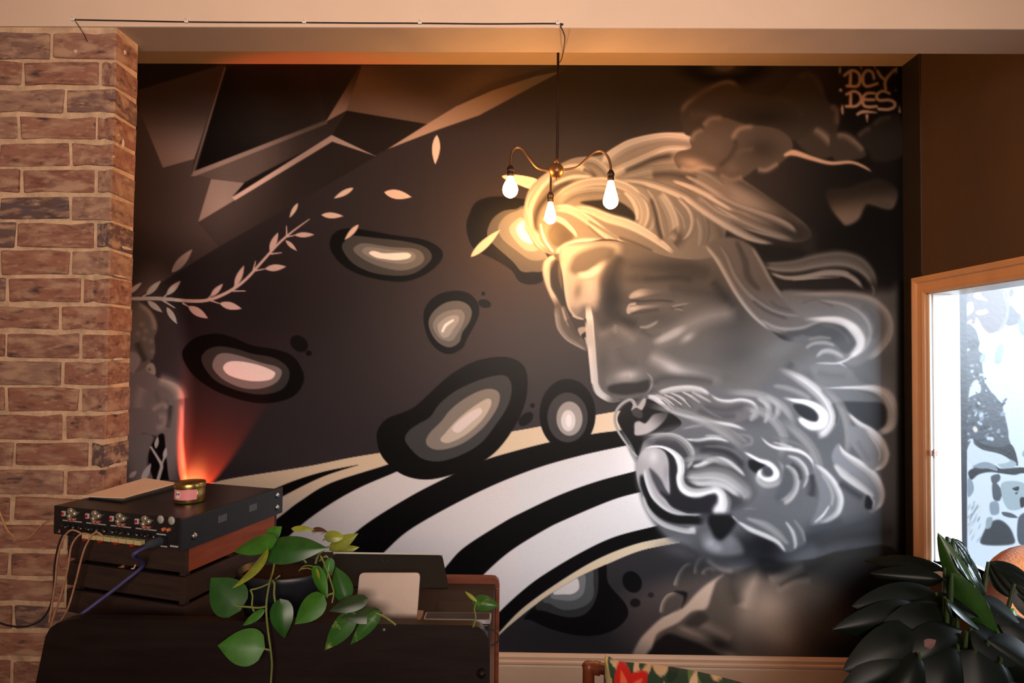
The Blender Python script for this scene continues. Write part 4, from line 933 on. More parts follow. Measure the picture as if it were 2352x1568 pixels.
    for p in ((205, 590, 290, 530, 370, 560, 392, 640, 360, 715, 235, 715), (280, 560, 275, 700), (560, 630, 540, 555, 480, 530, 432, 580, 432, 680, 480, 720, 600, 685), (600, 535, 640, 600, 690, 640), (805, 520, 720, 610, 690, 680, 700, 750),
              (230, 815, 320, 778, 392, 820, 400, 900, 340, 955, 225, 958), (282, 810, 278, 950), (565, 800, 470, 805, 432, 870, 560, 880), (432, 870, 432, 940, 490, 965, 590, 958), (745, 805, 660, 775, 592, 825, 620, 885, 740, 882, 805, 915, 800, 965, 730, 995, 615, 990)):
        stroke(S_(*p), [3.2, 3.7, 3.4], sc, soft=1.3, n=5)
    for p, w in (((155, 490, 150, 575), [1.5, 2.6, .5]), ((405, 480, 405, 520), [2, 1]), ((570, 480, 570, 515), [2, 1]), ((830, 490, 822, 575), [1.5, 2.4, .5]), ((180, 935, 180, 985, 185, 1045), [.6, 3, 2]), ((862, 950, 866, 1025), [.6, 2.6]), ((360, 1055, 430, 1022, 590, 1032), [3, 4, 1.4]), ((475, 1068, 478, 1150), [3.4, .6])):
        stroke(S_(*p), w, sc, soft=1.2, n=4)
    blob(1931, 207, 3.6, 3.6, 0, (.70, .68, .68), 1, 1.3); blob(2057, 207, 3.4, 3.4, 0, (.34, .32, .33), 1, 1.5)
# ------------------------------------------------------------------ room
YM = 2.93                                   # mural wall
YP = 1.94                                  # face of the brick pillar and the beam
YB = 2.098                                  # back of the beam
XR = at_y(2078, 800, YM).x                  # wall with the side window
ZC = at_y(1200, 149, YM).z                  # alcove ceiling
ZB = at_y(1176, 64, YP).z                   # underside of the beam
XP = at_y(254, 620, YP).x                   # free corner of the brick pillar
ZS = at_y(1400, 1501, YM).z                 # top of the skirting
cream = mat('cream_paint', S(226, 196, 172), .55, .3, var=.035, scale=3, bump=.06, bscale=25)
cream_trim = mat('cream_gloss_paint', S(214, 170, 132), .4, .4, var=.06, scale=9, bump=.05, bscale=30, stretch=(1, 1, .3))
ceil_m = mat('ceiling_paint', S(214, 190, 165), .7, .2, var=.05, scale=2.5)
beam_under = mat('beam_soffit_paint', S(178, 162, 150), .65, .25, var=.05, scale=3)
brown_wall = mat('brown_wall_paint', S(80, 63, 52), .6, .3, var=.08, scale=4, bump=.05, bscale=40)
black_board = mat('black_painted_board', S(40, 36, 36), .55, .3, var=.1, scale=5)
floor_m = mat('floor_boards', S(74, 50, 36), .5, .4, var=.25, scale=3, stretch=(8, .6, 1))
room_m = mat('room_paint', S(205, 180, 158), .7, .2, var=.04, scale=2)
white_gloss = mat('white_gloss_paint', S(236, 232, 228), .35, .45, var=.02, scale=6)

XL, YN, ZF = -2.7, -2.2, 3.4               # left wall, rear wall, front ceiling
tag(MB().box(XL - .1, XR + .3, YN - .1, YM + .1, -.08, 0).build('floor', floor_m), 'brown floorboards of the cafe', 'floor', kind='structure')
tag(MB().box(XL - .1, XR + .14, YP + .1, YM + .12, ZC, ZC + .1).build('ceiling', ceil_m), 'warm lit ceiling strip over the painted alcove', 'ceiling', kind='structure')
tag(MB().box(XL - .1, XR + .14, YN - .1, YP + .06, ZF, ZF + .1).build('ceiling', room_m), 'pale ceiling of the front room', 'ceiling', kind='structure')
wb = tag(MB().box(XL - .1, XR + .14, YM + .003, YM + .13, 0, ZC + .05).build('wall_back', mat('mural_ground_paint', S(52, 46, 48), .5, .35, var=.06, scale=5)), 'dark back wall carrying the bearded statue mural', 'wall', kind='structure')
tag(MB().box(XL - .12, XL, YN, YM, 0, ZF).build('wall_left', room_m), 'plain pale wall at the far left of the room', 'wall', kind='structure')
# rear wall with its window opening (behind the viewer)
wr = MB().box(XL, -.85, YN - .12, YN, 0, ZF).box(1.9, XR + .14, YN - .12, YN, 0, ZF).box(-.85, 1.9, YN - .12, YN, 0, 1.4).box(-.85, 1.9, YN - .12, YN, 2.85, ZF)
tag(wr.build('wall_rear', room_m), 'pale wall with a wide window behind the viewer', 'wall', kind='structure')
# the mural itself
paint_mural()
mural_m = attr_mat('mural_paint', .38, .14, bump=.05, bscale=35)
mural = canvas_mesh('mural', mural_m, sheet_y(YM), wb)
mural['label'] = 'monochrome mural of a bearded statue head, ringed pebbles, olive branch and curved stripes'

# right wall with the side window
YF = at_x(2133, 900, XR).y                  # far jamb
YNW = 1.12                                  # near jamb
ZH = at_x(2134, 673, XR).z                  # head
ZSI = .74                                   # sill
T = .142
w = MB().box(XR, XR + T, YF, YM + .12, 0, ZF).box(XR, XR + T, YNW, YF, 0, ZSI).box(XR, XR + T, YNW, YF, ZH, ZF).box(XR, XR + T, YN - .12, YNW, 0, ZF)
wall_r = tag(w.build('wall_right', brown_wall), 'brown painted side wall around the window', 'wall', kind='structure')
yk = at_x(2116, 400, XR).y
MB().box(XR - .003, XR, yk, YM, 0, ZC).build('corner_board', black_board, wall_r)
MB().box(XR - .005, XR, yk - .004, yk, ZH + .1, ZC).build('joint_bead', brown_wall, wall_r)
win = tag(empty('window_1', (XR, (YF + YNW) / 2, ZSI)), 'side window in cream moulded architrave with white jamb', 'window', kind='structure')
def wpart(name, mb, m):
    o = mb.build(name, m); o.parent = win; o.matrix_parent_inverse = win.matrix_world.inverted(); return o
win.matrix_world = Matrix.Translation((XR, (YF + YNW) / 2, ZSI))
AW = .082
def architrave(path0, path1, horizontal):
    m = MB()
    prof = [(0, .016), (.012, .020), (.016, .014), (.050, .015), (.056, .022), (.070, .026), (.080, .024), (AW, .016)]
    pts = []
    for d, h in [(0, 0)] + prof + [(AW, 0)]:
        if horizontal:
            a = (XR - h, YF + d, ZH + d); b = (XR - h, path1 - d, ZH + d)
        else:
            a = (XR - h, path0 + d * path1, .0); b = (XR - h, path0 + d * path1, ZH + d)
        pts.append((a, b))
    m.grid([[a for a, b in pts], [b for a, b in pts]], smooth=False)
    return m
wpart('architrave_far', architrave(YF, 1, False), cream_trim)
wpart('architrave_near', architrave(YNW, -1, False), cream_trim)
wpart('architrave_head', architrave(0, YNW, True), cream_trim)
wpart('jamb_far', MB().box(XR - .002, XR + T, YF - .006, YF + .02, ZSI, ZH), white_gloss)
wpart('jamb_near', MB().box(XR - .002, XR + T, YNW - .02, YNW + .006, ZSI, ZH), white_gloss)
wpart('jamb_head', MB().box(XR - .002, XR + T, YNW, YF, ZH - .006, ZH + .02), white_gloss)
wpart('stop_bead', MB().bbox(XR + .012, XR + .096, YF - .018, YF - .005, ZSI, ZH - .006, .002), white_gloss)
wpart('edge_bead', MB().bbox(XR - .004, XR + .006, YF - .016, YF - .005, ZSI, ZH - .006, .002), white_gloss)
wpart('sill', MB().bbox(XR - .05, XR + T + .03, YNW, YF - .006, ZSI - .03, ZSI, .004), white_gloss)
zl = at_x(2140, 1040, XR).z
lm = MB().bbox(XR - .012, XR + .026, YF - .026, YF - .016, zl - .012, zl + .012, .002); lm.tube([(XR + .002, YF - .03, zl - .02), (XR + .002, YF - .03, zl + .02)], .004)
wpart('latch', lm, mat('painted_latch', S(225, 215, 205), .4, .5, var=.1, scale=200, col2=S(150, 90, 60)))
# baseboard with moulded top
prof = [(0, 0), (.022, 0), (.022, ZS - .058), (.018, ZS - .050), (.024, ZS - .044), (.024, ZS - .034), (.014, ZS - .030), (.017, ZS - .014), (.010, ZS - .004), (0, ZS)]
m = MB().grid([[(XL, YM - d, z) for d, z in prof], [(XR, YM - d, z) for d, z in prof]], smooth=False)
tag(m.build('baseboard_back', mat('skirting_paint', S(205, 165, 132), .45, .35, var=.07, scale=7, stretch=(.3, 1, 1), bump=.06)), 'tall cream moulded skirting below the mural', 'skirting', kind='structure')

# beam across the opening
bm_ = MB().box(XL, XR, YP, YB, ZB + .001, ZF)
beam = tag(bm_.build('beam', cream), 'cream rendered beam over the alcove opening', 'beam', kind='structure')
MB().box(XL, XR, YP + .003, YB, ZB, ZB + .002).build('soffit', beam_under, beam)

# brick pillar: each brick is a part
XPL = -2.35
mortar = mat('mortar', S(206, 172, 140), .9, .1, var=.3, scale=18, bump=1., bscale=60)
core = MB().box(XPL, XP - .005, YP + .005, YP + .116, 0, ZB)
pil = tag(core.build('wall_brick', mortar), 'old red brick pillar with smeared tan mortar at the left', 'brick wall', kind='structure')
def brick_material():
    m = mat('old_brick', (.3, .12, .07), .88, .15, bump=.8, bscale=55)
    nt = m.node_tree; N = nt.nodes; L = nt.links
    oi = N.new('ShaderNodeObjectInfo'); rp = N.new('ShaderNodeValToRGB'); rp.color_ramp.interpolation = 'LINEAR'
    cols = [(0, S(166, 120, 102)), (.3, S(174, 120, 98)), (.55, S(156, 106, 90)), (.78, S(172, 134, 114)), (.9, S(130, 100, 92)), (1, S(100, 86, 88))]
    el = rp.color_ramp.elements
    el[0].position = 0; el[0].color = (*cols[0][1], 1); el[1].position = 1; el[1].color = (*cols[-1][1], 1)
    for p, c in cols[1:-1]:
        e = el.new(p); e.color = (*c, 1)
    L.new(oi.outputs['Random'], rp.inputs[0])
    tc = N.new('ShaderNodeTexCoord'); ad = N.new('ShaderNodeVectorMath'); ad.operation = 'ADD'
    cx = N.new('ShaderNodeCombineXYZ'); mu = N.new('ShaderNodeMath'); mu.operation = 'MULTIPLY'; mu.inputs[1].default_value = 37
    L.new(oi.outputs['Random'], mu.inputs[0]); L.new(mu.outputs[0], cx.inputs[0]); L.new(tc.outputs['Object'], ad.inputs[0]); L.new(cx.outputs[0], ad.inputs[1])
    def noise(sc, lo, hi, col, prev):
        n = N.new('ShaderNodeTexNoise'); n.inputs['Scale'].default_value = sc; n.inputs['Detail'].default_value = 5
        L.new(ad.outputs[0], n.inputs['Vector'])
        r = N.new('ShaderNodeMapRange'); r.inputs['From Min'].default_value = lo; r.inputs['From Max'].default_value = hi
        L.new(n.outputs['Fac'], r.inputs['Value'])
        x = N.new('ShaderNodeMix'); x.data_type = 'RGBA'
        L.new(r.outputs[0], x.inputs['Factor']); L.new(prev, x.inputs['A']); x.inputs['B'].default_value = (*col, 1)
        return x.outputs['Result']
    c = noise(4, .48, .78, S(118, 78, 66), rp.outputs[0])
    c = noise(7, .54, .78, S(200, 160, 130), c)
    c = noise(3, .60, .72, S(92, 72, 70), c)
    c = noise(2.2, .50, .66, S(196, 156, 128), c)
    L.new(c, N['Principled BSDF'].inputs['Base Color'])
    return m
brick_m = brick_material()
def brick_mesh(seed):
    rnd = random.Random(seed)
    bm = bmesh.new(); bmesh.ops.create_cube(bm, size=1)
    bmesh.ops.subdivide_edges(bm, edges=[e for e in bm.edges if abs(e.verts[0].co.x - e.verts[1].co.x) > .5], cuts=2)
    for v in bm.verts:
        v.co += Vector((rnd.uniform(-.018, .014), rnd.uniform(-.025, .015), rnd.uniform(-.065, .05)))
    bmesh.ops.bevel(bm, geom=[e for e in bm.edges if e.calc_face_angle(0) > .6], offset=.03, segments=1, affect='EDGES')
    me = bpy.data.meshes.new('brick'); bm.to_mesh(me); bm.free()
    me.materials.append(brick_m); return me
BMESH = [brick_mesh(k) for k in range(9)]
ypx = [70, 138, 200, 263, 324, 385, 447, 507, 572, 635, 698, 762, 825, 887, 949, 1013, 1075, 1138, 1201, 1267, 1327, 1388, 1450, 1515]
zs = [at_y(130, y, YP).z for y in ypx]
zs += [zs[-1] - .0895 * k for k in range(1, 1 + int(zs[-1] / .0895))]
joints = {0: (120,), 1: (52, 231), 2: (150,), 3: (43, 222), 4: (163,), 5: (48, 222), 6: (162,), 7: (38, 220), 8: (162,), 9: (17, 190), 10: (137,), 11: (14, 186), 12: (145,), 13: (14, 183), 14: (147,), 15: (33, 205), 16: (151,), 17: (27,), 18: (150,), 19: (20, 190), 20: (150,), 21: (30, 200), 22: (148,), 23: (25, 195)}
rb = random.Random(11)
for k in range(len(zs) - 1):
    zt, zb = zs[k] - .006, zs[k + 1] + .006
    jx = joints.get(k, ((150,) if k % 2 == 0 else (30, 200)))
    xs = [at_y(x, ypx[min(k, 23)], YP).x for x in jx]
    x = xs[0]
    left = []
    while x > XPL + .3:
        x -= rb.choice((.246, .25, .242)); left.append(x)
    edges = left[::-1] + xs + [XP + .005]
    for a, b in zip(edges[:-1], edges[1:]):
        o = link('brick', BMESH[rb.randrange(9)], pil)
        o.location = ((a + b) / 2, YP + .058 + rb.uniform(-.002, .003), (zt + zb) / 2)
        o.scale = (b - a - .013, .118, (zt - zb) * rb.uniform(.94, 1.0))
        o.rotation_euler = (0, rb.uniform(-.006, .006), 0)
# mortar smears at the corner and pale plaster flecks
sm = mat('plaster_fleck', S(214, 186, 160), .9, .1, var=.1, scale=40)
for k, (px, py, wd, hg) in enumerate(((296, 570, 26, 9), (280, 635, 30, 7), (283, 825, 30, 9), (286, 948, 32, 8), (280, 1068, 34, 9), (275, 120, 5, 12), (277, 330, 4, 22), (262, 360, 4, 7), (263, 310, 4, 5), (175, 118, 9, 12))):
    Y_ = YP + .012 + max(0, (px - 262)) / 60 * .105 if px > 262 else YP - .001
    X_ = XP + .0035 if px > 262 else at_y(px, py, YP).x
    z = at_y(px, py, Y_).z; s_ = YP / FPX
    mm = MB()
    n = 12; rr = random.Random(k)
    ring = [(math.cos(2 * math.pi * i / n) * rr.uniform(.75, 1.1), math.sin(2 * math.pi * i / n) * rr.uniform(.7, 1.1)) for i in range(n)]
    if px > 262:
        sc_ = wd / 56 * .116 / 2
        a = [(X_, Y_ + u * sc_, z + v * hg * s_ / 2) for u, v in ring]; b = [(X_ + .004, Y_ + u * sc_ * .8, z + v * hg * s_ / 2 * .7) for u, v in ring]
    else:
        a = [(X_ + u * wd * s_ / 2, YP - .001, z + v * hg * s_ / 2) for u, v in ring]; b = [(X_ + u * wd * s_ / 2 * .8, YP - .004, z + v * hg * s_ / 2 * .7) for u, v in ring]
    mm.add(a + b, [tuple(range(n, 2 * n))] + [(i, (i + 1) % n, n + (i + 1) % n, n + i) for i in range(n)])
    mm.build('mortar_smear', sm, pil)

# ------------------------------------------------------------------ painted panel outside the window (stencilled board)
def paint_panel():
    new_canvas(2196, 2760, 560, 1420, 2)
    CAN[:] = rgb((.86, .885, .91))
    a = lambda *q: V(2080, 560, 3.92, *q)
    b = lambda *q: V(2080, 900, 3.92, *q)
    g1, g2, g3, pk = (.62, .66, .69), (.40, .42, .45), (.22, .225, .24), (.52, .47, .47)
    fill(a(520, 300, 700, 330, 880, 360, 1066, 330, 1500, 300, 2600, 250, 2600, 60, 520, 60), pk, 2)
    fill(a(520, 380, 760, 400, 900, 420, 920, 560, 900, 700, 820, 790, 720, 800, 640, 720, 530, 700), (.55, .50, .50), 2)
    fill(a(900, 560, 1000, 580, 1040, 680, 980, 730, 900, 720), (.42, .41, .44), 2); fill(a(1010, 700, 1066, 680, 1300, 700, 1300, 820, 1060, 830), (.55, .60, .66), 2)
    fill(a(920, 440, 960, 360, 1020, 370, 1030, 460, 1066, 500, 1200, 560, 1200, 700, 1040, 640, 960, 560), (.90, .87, .85), 1.6); fill(a(930, 430, 960, 400, 975, 450, 940, 480), g2, 1.4)
    for q in ((610, 470, 660, 410, 690, 470, 740, 510, 660, 500), (530, 560, 600, 520, 610, 600, 540, 650), (630, 610, 720, 590, 740, 620, 660, 640), (530, 720, 600, 680, 570, 740), (640, 660, 700, 760, 760, 820, 680, 820, 630, 740)):
        fill(a(*q), (.92, .85, .78), 1.5)  # warm indoor reflection painted as peach patches near the board's top
    stroke(a(880, 440, 920, 560, 900, 690, 840, 780), [3, 4, 4, 3], (.62, .60, .60))
    fill(a(530, 780, 620, 760, 660, 870, 660, 960, 700, 1000, 690, 1100, 720, 1250, 800, 1370, 870, 1450, 880, 1600, 900, 1900, 560, 1900, 545, 1500), g2, 1.8)
    fill(a(560, 880, 650, 860, 660, 920, 580, 960), g3, 1.5)
    for q in ((820, 930, 880, 900, 880, 980, 850, 1080, 800, 1060), (680, 1000, 720, 990, 710, 1060, 670, 1060)):
        fill(a(*q), (.68, .74, .79), 1.6)
    fill(a(580, 1290, 640, 1220, 680, 1300, 640, 1440, 570, 1450), (.84, .86, .88), 1.6)
    stroke(a(620, 1190, 700, 1180, 720, 1250), [3, 3, 2], (.78, .82, .84)); stroke(a(650, 1360, 700, 1380, 735, 1350), [3, 3, 2], (.86, .88, .89)); stroke(a(700, 1500, 750, 1440, 830, 1510), [3, 2, 2], (.80, .83, .85))
    rr = random.Random(5)
    for k in range(46):
        x, y = rr.uniform(545, 880), rr.uniform(820, 1560)
        if x > 560 + (y - 820) * .42: continue
        r = rr.uniform(6, 24); c = rr.choice((g1, (.78, .81, .84), g3, (.60, .66, .68)))
        blob(*a(x, y)[0], r / 3.92, r * rr.uniform(.4, .9) / 3.92, rr.uniform(-60, 60), c, 1, 1.2)
    fill(b(560, 60, 760, 0, 870, 150, 920, 330, 930, 420, 960, 500, 1010, 660, 940, 610, 860, 540, 700, 520, 620, 430, 560, 400, 545, 200), g2, 1.8)
    fill(b(610, 420, 700, 470, 850, 500, 960, 480, 1010, 660, 900, 590, 800, 540, 690, 520), g3, 1.6)
    for k in range(60):
        x, y = rr.uniform(550, 900), rr.uniform(60, 440)
        r = rr.uniform(6, 26); c = rr.choice((g1, (.80, .83, .85), g3, (.60, .66, .68), (.33, .34, .37)))
        blob(*b(x, y)[0], r / 3.92, r * rr.uniform(.35, .9) / 3.92, rr.uniform(-60, 60), c, 1, 1.2)
    blob(*b(630, 340)[0], 5, 6, 0, (.90, .86, .78), 1, 1.2)
    fill(b(565, 720, 620, 680, 700, 640, 800, 660, 860, 690, 1000, 680, 1066, 680, 1300, 700, 1300, 740, 1066, 730, 980, 745, 850, 730, 760, 720, 660, 740, 590, 790), g3, 1.6)
    fill(b(600, 670, 700, 630, 790, 650, 830, 710, 740, 690, 680, 690), g1, 1.6); fill(b(820, 620, 920, 600, 1000, 640, 960, 680, 860, 680), (.70, .75, .76), 1.6)
    fill(b(545, 560, 600, 420, 620, 470, 700, 520, 860, 560, 940, 620, 820, 650, 700, 620, 600, 660), (.84, .865, .885), 1.6)
    fill(b(560, 780, 600, 800, 615, 880, 580, 940, 560, 930), g1, 1.5); fill(b(770, 760, 840, 740, 850, 790, 790, 830), g2, 1.5)
    fill(b(780, 830, 820, 820, 870, 900, 860, 950, 840, 980, 790, 960), g2, 1.5); fill(b(860, 830, 960, 800, 1066, 820, 1200, 900, 1060, 1040, 940, 1060, 880, 980), (.70, .745, .76), 1.8)
    for q in ((960, 870, 1020, 850, 1010, 890), (985, 910, 1010, 900, 1000, 920), (1030, 960, 1066, 950, 1080, 1010, 1040, 1040)):
        fill(b(*q), g3, 1.3)
    fill(b(870, 1080, 950, 1090, 1010, 1130, 940, 1130, 880, 1110), g2, 1.5); fill(b(1010, 1160, 1060, 1090, 1150, 1080, 1150, 1360, 1020, 1360), g2, 1.8)
    # abstract dark patches low on the board
    fill(b(700, 1270, 760, 1180, 840, 1150, 920, 1200, 970, 1290, 960, 1370, 690, 1370), (.30, .31, .33), 3); fill(b(760, 1000, 830, 990, 840, 1090, 770, 1100), g1, 1.8); fill(b(730, 1140, 780, 1130, 770, 1210, 725, 1230), (.66, .70, .71), 1.6)
    for k in range(26):
        x, y = rr.uniform(560, 660), rr.uniform(1040, 1360)
        stroke(b(x, y, x + rr.uniform(15, 40), y - rr.uniform(30, 80)), [1, 2, .8], rr.choice((g1, (.74, .77, .79), (.86, .86, .84))))
    for k in range(70):
        x, y = rr.uniform(1066, 2600), rr.uniform(-300, 1900)
        r = rr.uniform(20, 110); blob(*b(x, y)[0], r / 3.92, r * rr.uniform(.3, .9) / 3.92, rr.uniform(-60, 60), rr.choice((g1, g2, (.72, .76, .78))), .9, 2)
    CAN[:] = np.clip(CAN, 0, 1) ** 1.4 * .80
    fill([(2190, 550), (2220, 550), (2222, 1430), (2190, 1430)], (.17, .17, .19), 1.2, smooth=False)
YPN = YF + .03
pb = empty('painted_panel', (XR + T + .35, YPN, 0), 0, 'white board stencilled with grey and black patches beyond the window', 'panel')
paint_panel()
sheet = canvas_mesh('stencil_face', attr_mat('stencil_paint', .35, .45, bump=.12, bscale=50), sheet_y(YPN))
sheet.parent = pb; sheet.matrix_parent_inverse = Matrix.Translation(pb.location).inverted()
x1 = at_y(2760, 900, YPN).x
o = MB().box(XR + T + .002, x1, YPN + .002, YPN + .03, 0, 2.25).build('board', white_gloss); o.parent = pb; o.matrix_parent_inverse = Matrix.Translation(pb.location).inverted()
tag(MB().box(XR + .14, XR + 3.0, YN - .1, YM + .5, -.10, -.02).build('ground', mat('yard_paving', S(150, 146, 140), .9, .1, var=.15, scale=4)), 'grey paving outside the window', 'paving', kind='structure')
# ------------------------------------------------------------------ three-armed pendant light
bronze = mat('aged_brass', S(112, 84, 58), .4, .5, metal=.85, var=.2, scale=30)
dark_metal = mat('dark_bronze', S(40, 29, 24), .5, .4, metal=.5)
glow = mat('glowing_bulb_glass', (1, .8, .5), .2, .5, emit=(1.0, .44, .115), estr=245)
YCH = 2.46
hub = at_y(1278, 392, YCH)
ch = empty('chandelier', (hub.x, hub.y, ZC), 0, 'aged brass three-arm pendant light with bare glowing bulbs', 'pendant light')
def cpart(name, mb, m, parent=None):
    o = mb.build(name, m); p = parent or ch; o.parent = p
    o.matrix_parent_inverse = Matrix.Translation(ch.location).inverted() if p is ch else Matrix.Identity(4)
    return o
rx = at_y(1281, 250, YCH).x
cpart('rod', MB().tube([(rx, YCH, ZC), (rx, YCH, hub.z + .06), (hub.x, YCH, hub.z + .02)], [.0055, .0055, .007], 12), dark_metal)
cpart('ceiling_rose', MB().lathe([(.0, -.03), (.02, -.028), (.045, -.008), (.05, 0)], (rx, YCH, ZC)), dark_metal)
hr = 17.5 * YCH / FPX
cpart('hub', MB().lathe([(.001, -hr - .008), (.006, -hr - .006), (.008, -hr)] + [(max(hr * math.cos(a), .001), hr * math.sin(a)) for a in np.linspace(-1.35, 1.35, 15)] + [(.010, hr), (.008, hr + .02), (.001, hr + .022)], hub), bronze)
def arm(px_pts, Ys):
    return [at_y(x, y, Y_) for (x, y), Y_ in zip(px_pts, Ys)]
A1 = arm([(1262, 392), (1236, 386), (1216, 364), (1201, 344), (1188, 338), (1178, 347), (1174, 364), (1172.5, 386)], [YCH] * 8)
A2 = arm([(1296, 390), (1325, 384), (1346, 366), (1364, 350), (1382, 347), (1396, 360), (1402, 378), (1403, 396)], [YCH] * 8)
Y3 = 2.68
A3 = arm([(1276, 388), (1273, 384), (1270, 386), (1268, 388), (1266.5, 394), (1265.5, 408), (1265, 424), (1264.5, 446)], [YCH + .02, YCH + .07, YCH + .12, YCH + .165, Y3 - .018, Y3 - .003, Y3, Y3])
for A_ in (A1, A2, A3):
    P = spline(A_, 6)
    cpart('arm', MB().tube(P, .0052, 12), bronze if A_ is not A3 else dark_metal)
    e = Vector(A_[-1]); q = Vector(A_[0]); t_ = (Vector(A_[1]) - q).normalized()
    so = cpart('socket', MB().lathe([(.005, .012), (.009, .008), (.0125, .002), (.0155, -.004), (.0155, -.012), (.012, -.016), (.014, -.020), (.014, -.034), (.010, -.038), (.001, -.039)], e), dark_metal)
    if A_ is A1:
        pr = [(.010, -.030), (.0125, -.040), (.016, -.050), (.025, -.066), (.031, -.080), (.0325, -.092), (.029, -.108), (.020, -.119), (.009, -.125), (.001, -.127)]
    else:
        pr = [(.010, -.030), (.0125, -.042), (.017, -.060), (.024, -.086), (.030, -.110), (.0318, -.122), (.029, -.136), (.020, -.147), (.009, -.153), (.001, -.155)]
        if A_ is A3: pr = [(r * .86, -.030 + (z + .030) * .86) for r, z in pr]
    bu = cpart('bulb', MB().lathe(pr, e, 24), glow)

# ------------------------------------------------------------------ cord clipped along the beam
cord_m = mat('black_cord', S(38, 30, 30), .6, .3)
clip_m = mat('white_clip', S(232, 220, 208), .5, .4)
cp = [(170, 45), (300, 47.5), (430, 50), (560, 51), (700, 51.5), (830, 52.5), (965, 53), (1120, 54.5), (1280, 54)]
P = [at_y(x, y, YP - .004) for x, y in cp] + [at_y(1287, 60, YP - .004), at_y(1294, 74, YP), at_y(1297.5, 87, YP + .02), at_y(1296, 104, YP + .06), at_y(1293, 122, YP + .16), at_y(1289, 138, YP + .38), at_y(1283.5, 145, YCH - .008)]
cd = empty('light_cord', P[0], 0, 'thin black cord pinned by white clips along the cream beam', 'cord')
def under(root, name, mb, m):
    o = mb.build(name, m); o.parent = root; o.matrix_parent_inverse = Matrix.Translation(root.location).inverted(); return o
under(cd, 'cable', MB().tube(spline(P, 6), .0019, 8), cord_m)
for x, y in ((170, 45), (430, 50), (700, 51.5), (965, 53), (1281, 54)):
    c = at_y(x, y, YP)
    under(cd, 'clip', MB().bbox(c.x - .0065, c.x + .0065, YP - .008, YP, c.z - .006, c.z + .006, .002).lathe([(.003, -.009), (.0035, -.011), (.001, -.012)], (c.x + .001, YP - .001, c.z + .004), 8, ax='y'), clip_m)
P = [at_y(172, 47, YP - .006), at_y(182, 62, YP - .012), at_y(192, 78, YP - .01), at_y(200, 95, YP - .004)]
under(cd, 'loose_end', MB().tube(spline(P, 5), .0013, 6), cord_m)

# ------------------------------------------------------------------ counter desk
dark_wood = mat('dark_stained_wood', S(29, 19, 17), .42, .45, var=.3, scale=4, stretch=(1, 1, 9), bump=.05, bscale=30)
red_wood = mat('red_brown_wood', S(112, 58, 38), .38, .45, var=.28, scale=5, stretch=(1, 2, 12), bump=.04)
YC0, YC1 = 1.4722, 1.905
ZD = CAM.z - .733                                             # desk top
def xz(px, py, Y): p = at_y(px, py, Y); return (p.x, p.z)
tl = [xz(*q, YC0) for q in ((82, 1568), (88, 1540), (98, 1492), (104, 1462), (114, 1443), (130, 1431), (152, 1424), (178, 1421))]
tr = [xz(*q, YC0) for q in ((1082, 1436), (1100, 1440), (1112, 1449), (1120, 1463), (1124, 1486), (1125, 1520))]
desk = empty('counter_desk', ((tl[0][0] + tr[-1][0]) / 2, (YC0 + YC1) / 2, 0), 0, 'dark stained wooden counter desk with rounded front panel before the mural', 'counter')
out = [(tl[0][0], .0)] + tl + tr + [(tr[-1][0], .0)]
under(desk, 'front_panel', MB().prism(out, YC0, YC0 + .028), dark_wood)
xr_, xl_ = tr[-1][0] - .004, tl[3][0] + .03
under(desk, 'lower_rail', MB().bbox(xl_ - .005, xr_ + .002, YC0 - .006, YC0 + .002, .62, .70, .003), dark_wood)
under(desk, 'desktop', MB().bbox(xl_, xr_, YC0 + .02, YC1 + .01, ZD - .03, ZD, .003), dark_wood)
under(desk, 'desk_extension', MB().bbox(xl_ + .02, xl_ + .56, YC1 + .0105, YC1 + .30, ZD - .03, ZD, .003), dark_wood)
for q_ in (.05, .52): under(desk, 'extension_leg', MB().box(xl_ + q_, xl_ + q_ + .035, YC1 + .25, YC1 + .285, 0, ZD - .03), dark_wood)
under(desk, 'side_panel', MB().box(xr_ - .022, xr_, YC0 + .028, YC1, 0, ZD - .03), red_wood)
under(desk, 'side_panel', MB().box(xl_, xl_ + .022, YC0 + .028, YC1, 0, ZD - .03), dark_wood)
b0 = [xz(*q, YC1 + .012) for q in ((668, 1335), (672, 1325), (682, 1320), (1128, 1325.5), (1138, 1327), (1145, 1334), (1147, 1346))]
out = [(b0[0][0], .0)] + b0 + [(b0[-1][0], .0)]
under(desk, 'back_board', MB().prism(out, YC1 + .012, YC1 + .034), red_wood)
e0 = at_y(1141, 1350, YC1 + .005)
under(desk, 'board_edge', MB().bbox(e0.x - .004, e0.x + .008, YC1 + .004, YC1 + .036, .0, e0.z, .002), red_wood)
kx = at_y(1107, 1541, YC0)
under(desk, 'knob', MB().lathe([(.006, 0), (.006, -.006), (.010, -.010), (.010, -.016), (.001, -.019)], (kx.x, YC0, kx.z), 14, ax='y'), dark_metal)
p_ = at_y(882, 1446, YC0)
under(desk, 'screw_cap', MB().lathe([(.0045, .0), (.004, -.002), (.001, -.003)], (p_.x, YC0, p_.z), 10, ax='y'), mat('dull_steel', S(150, 145, 140), .35, .5, metal=.8))

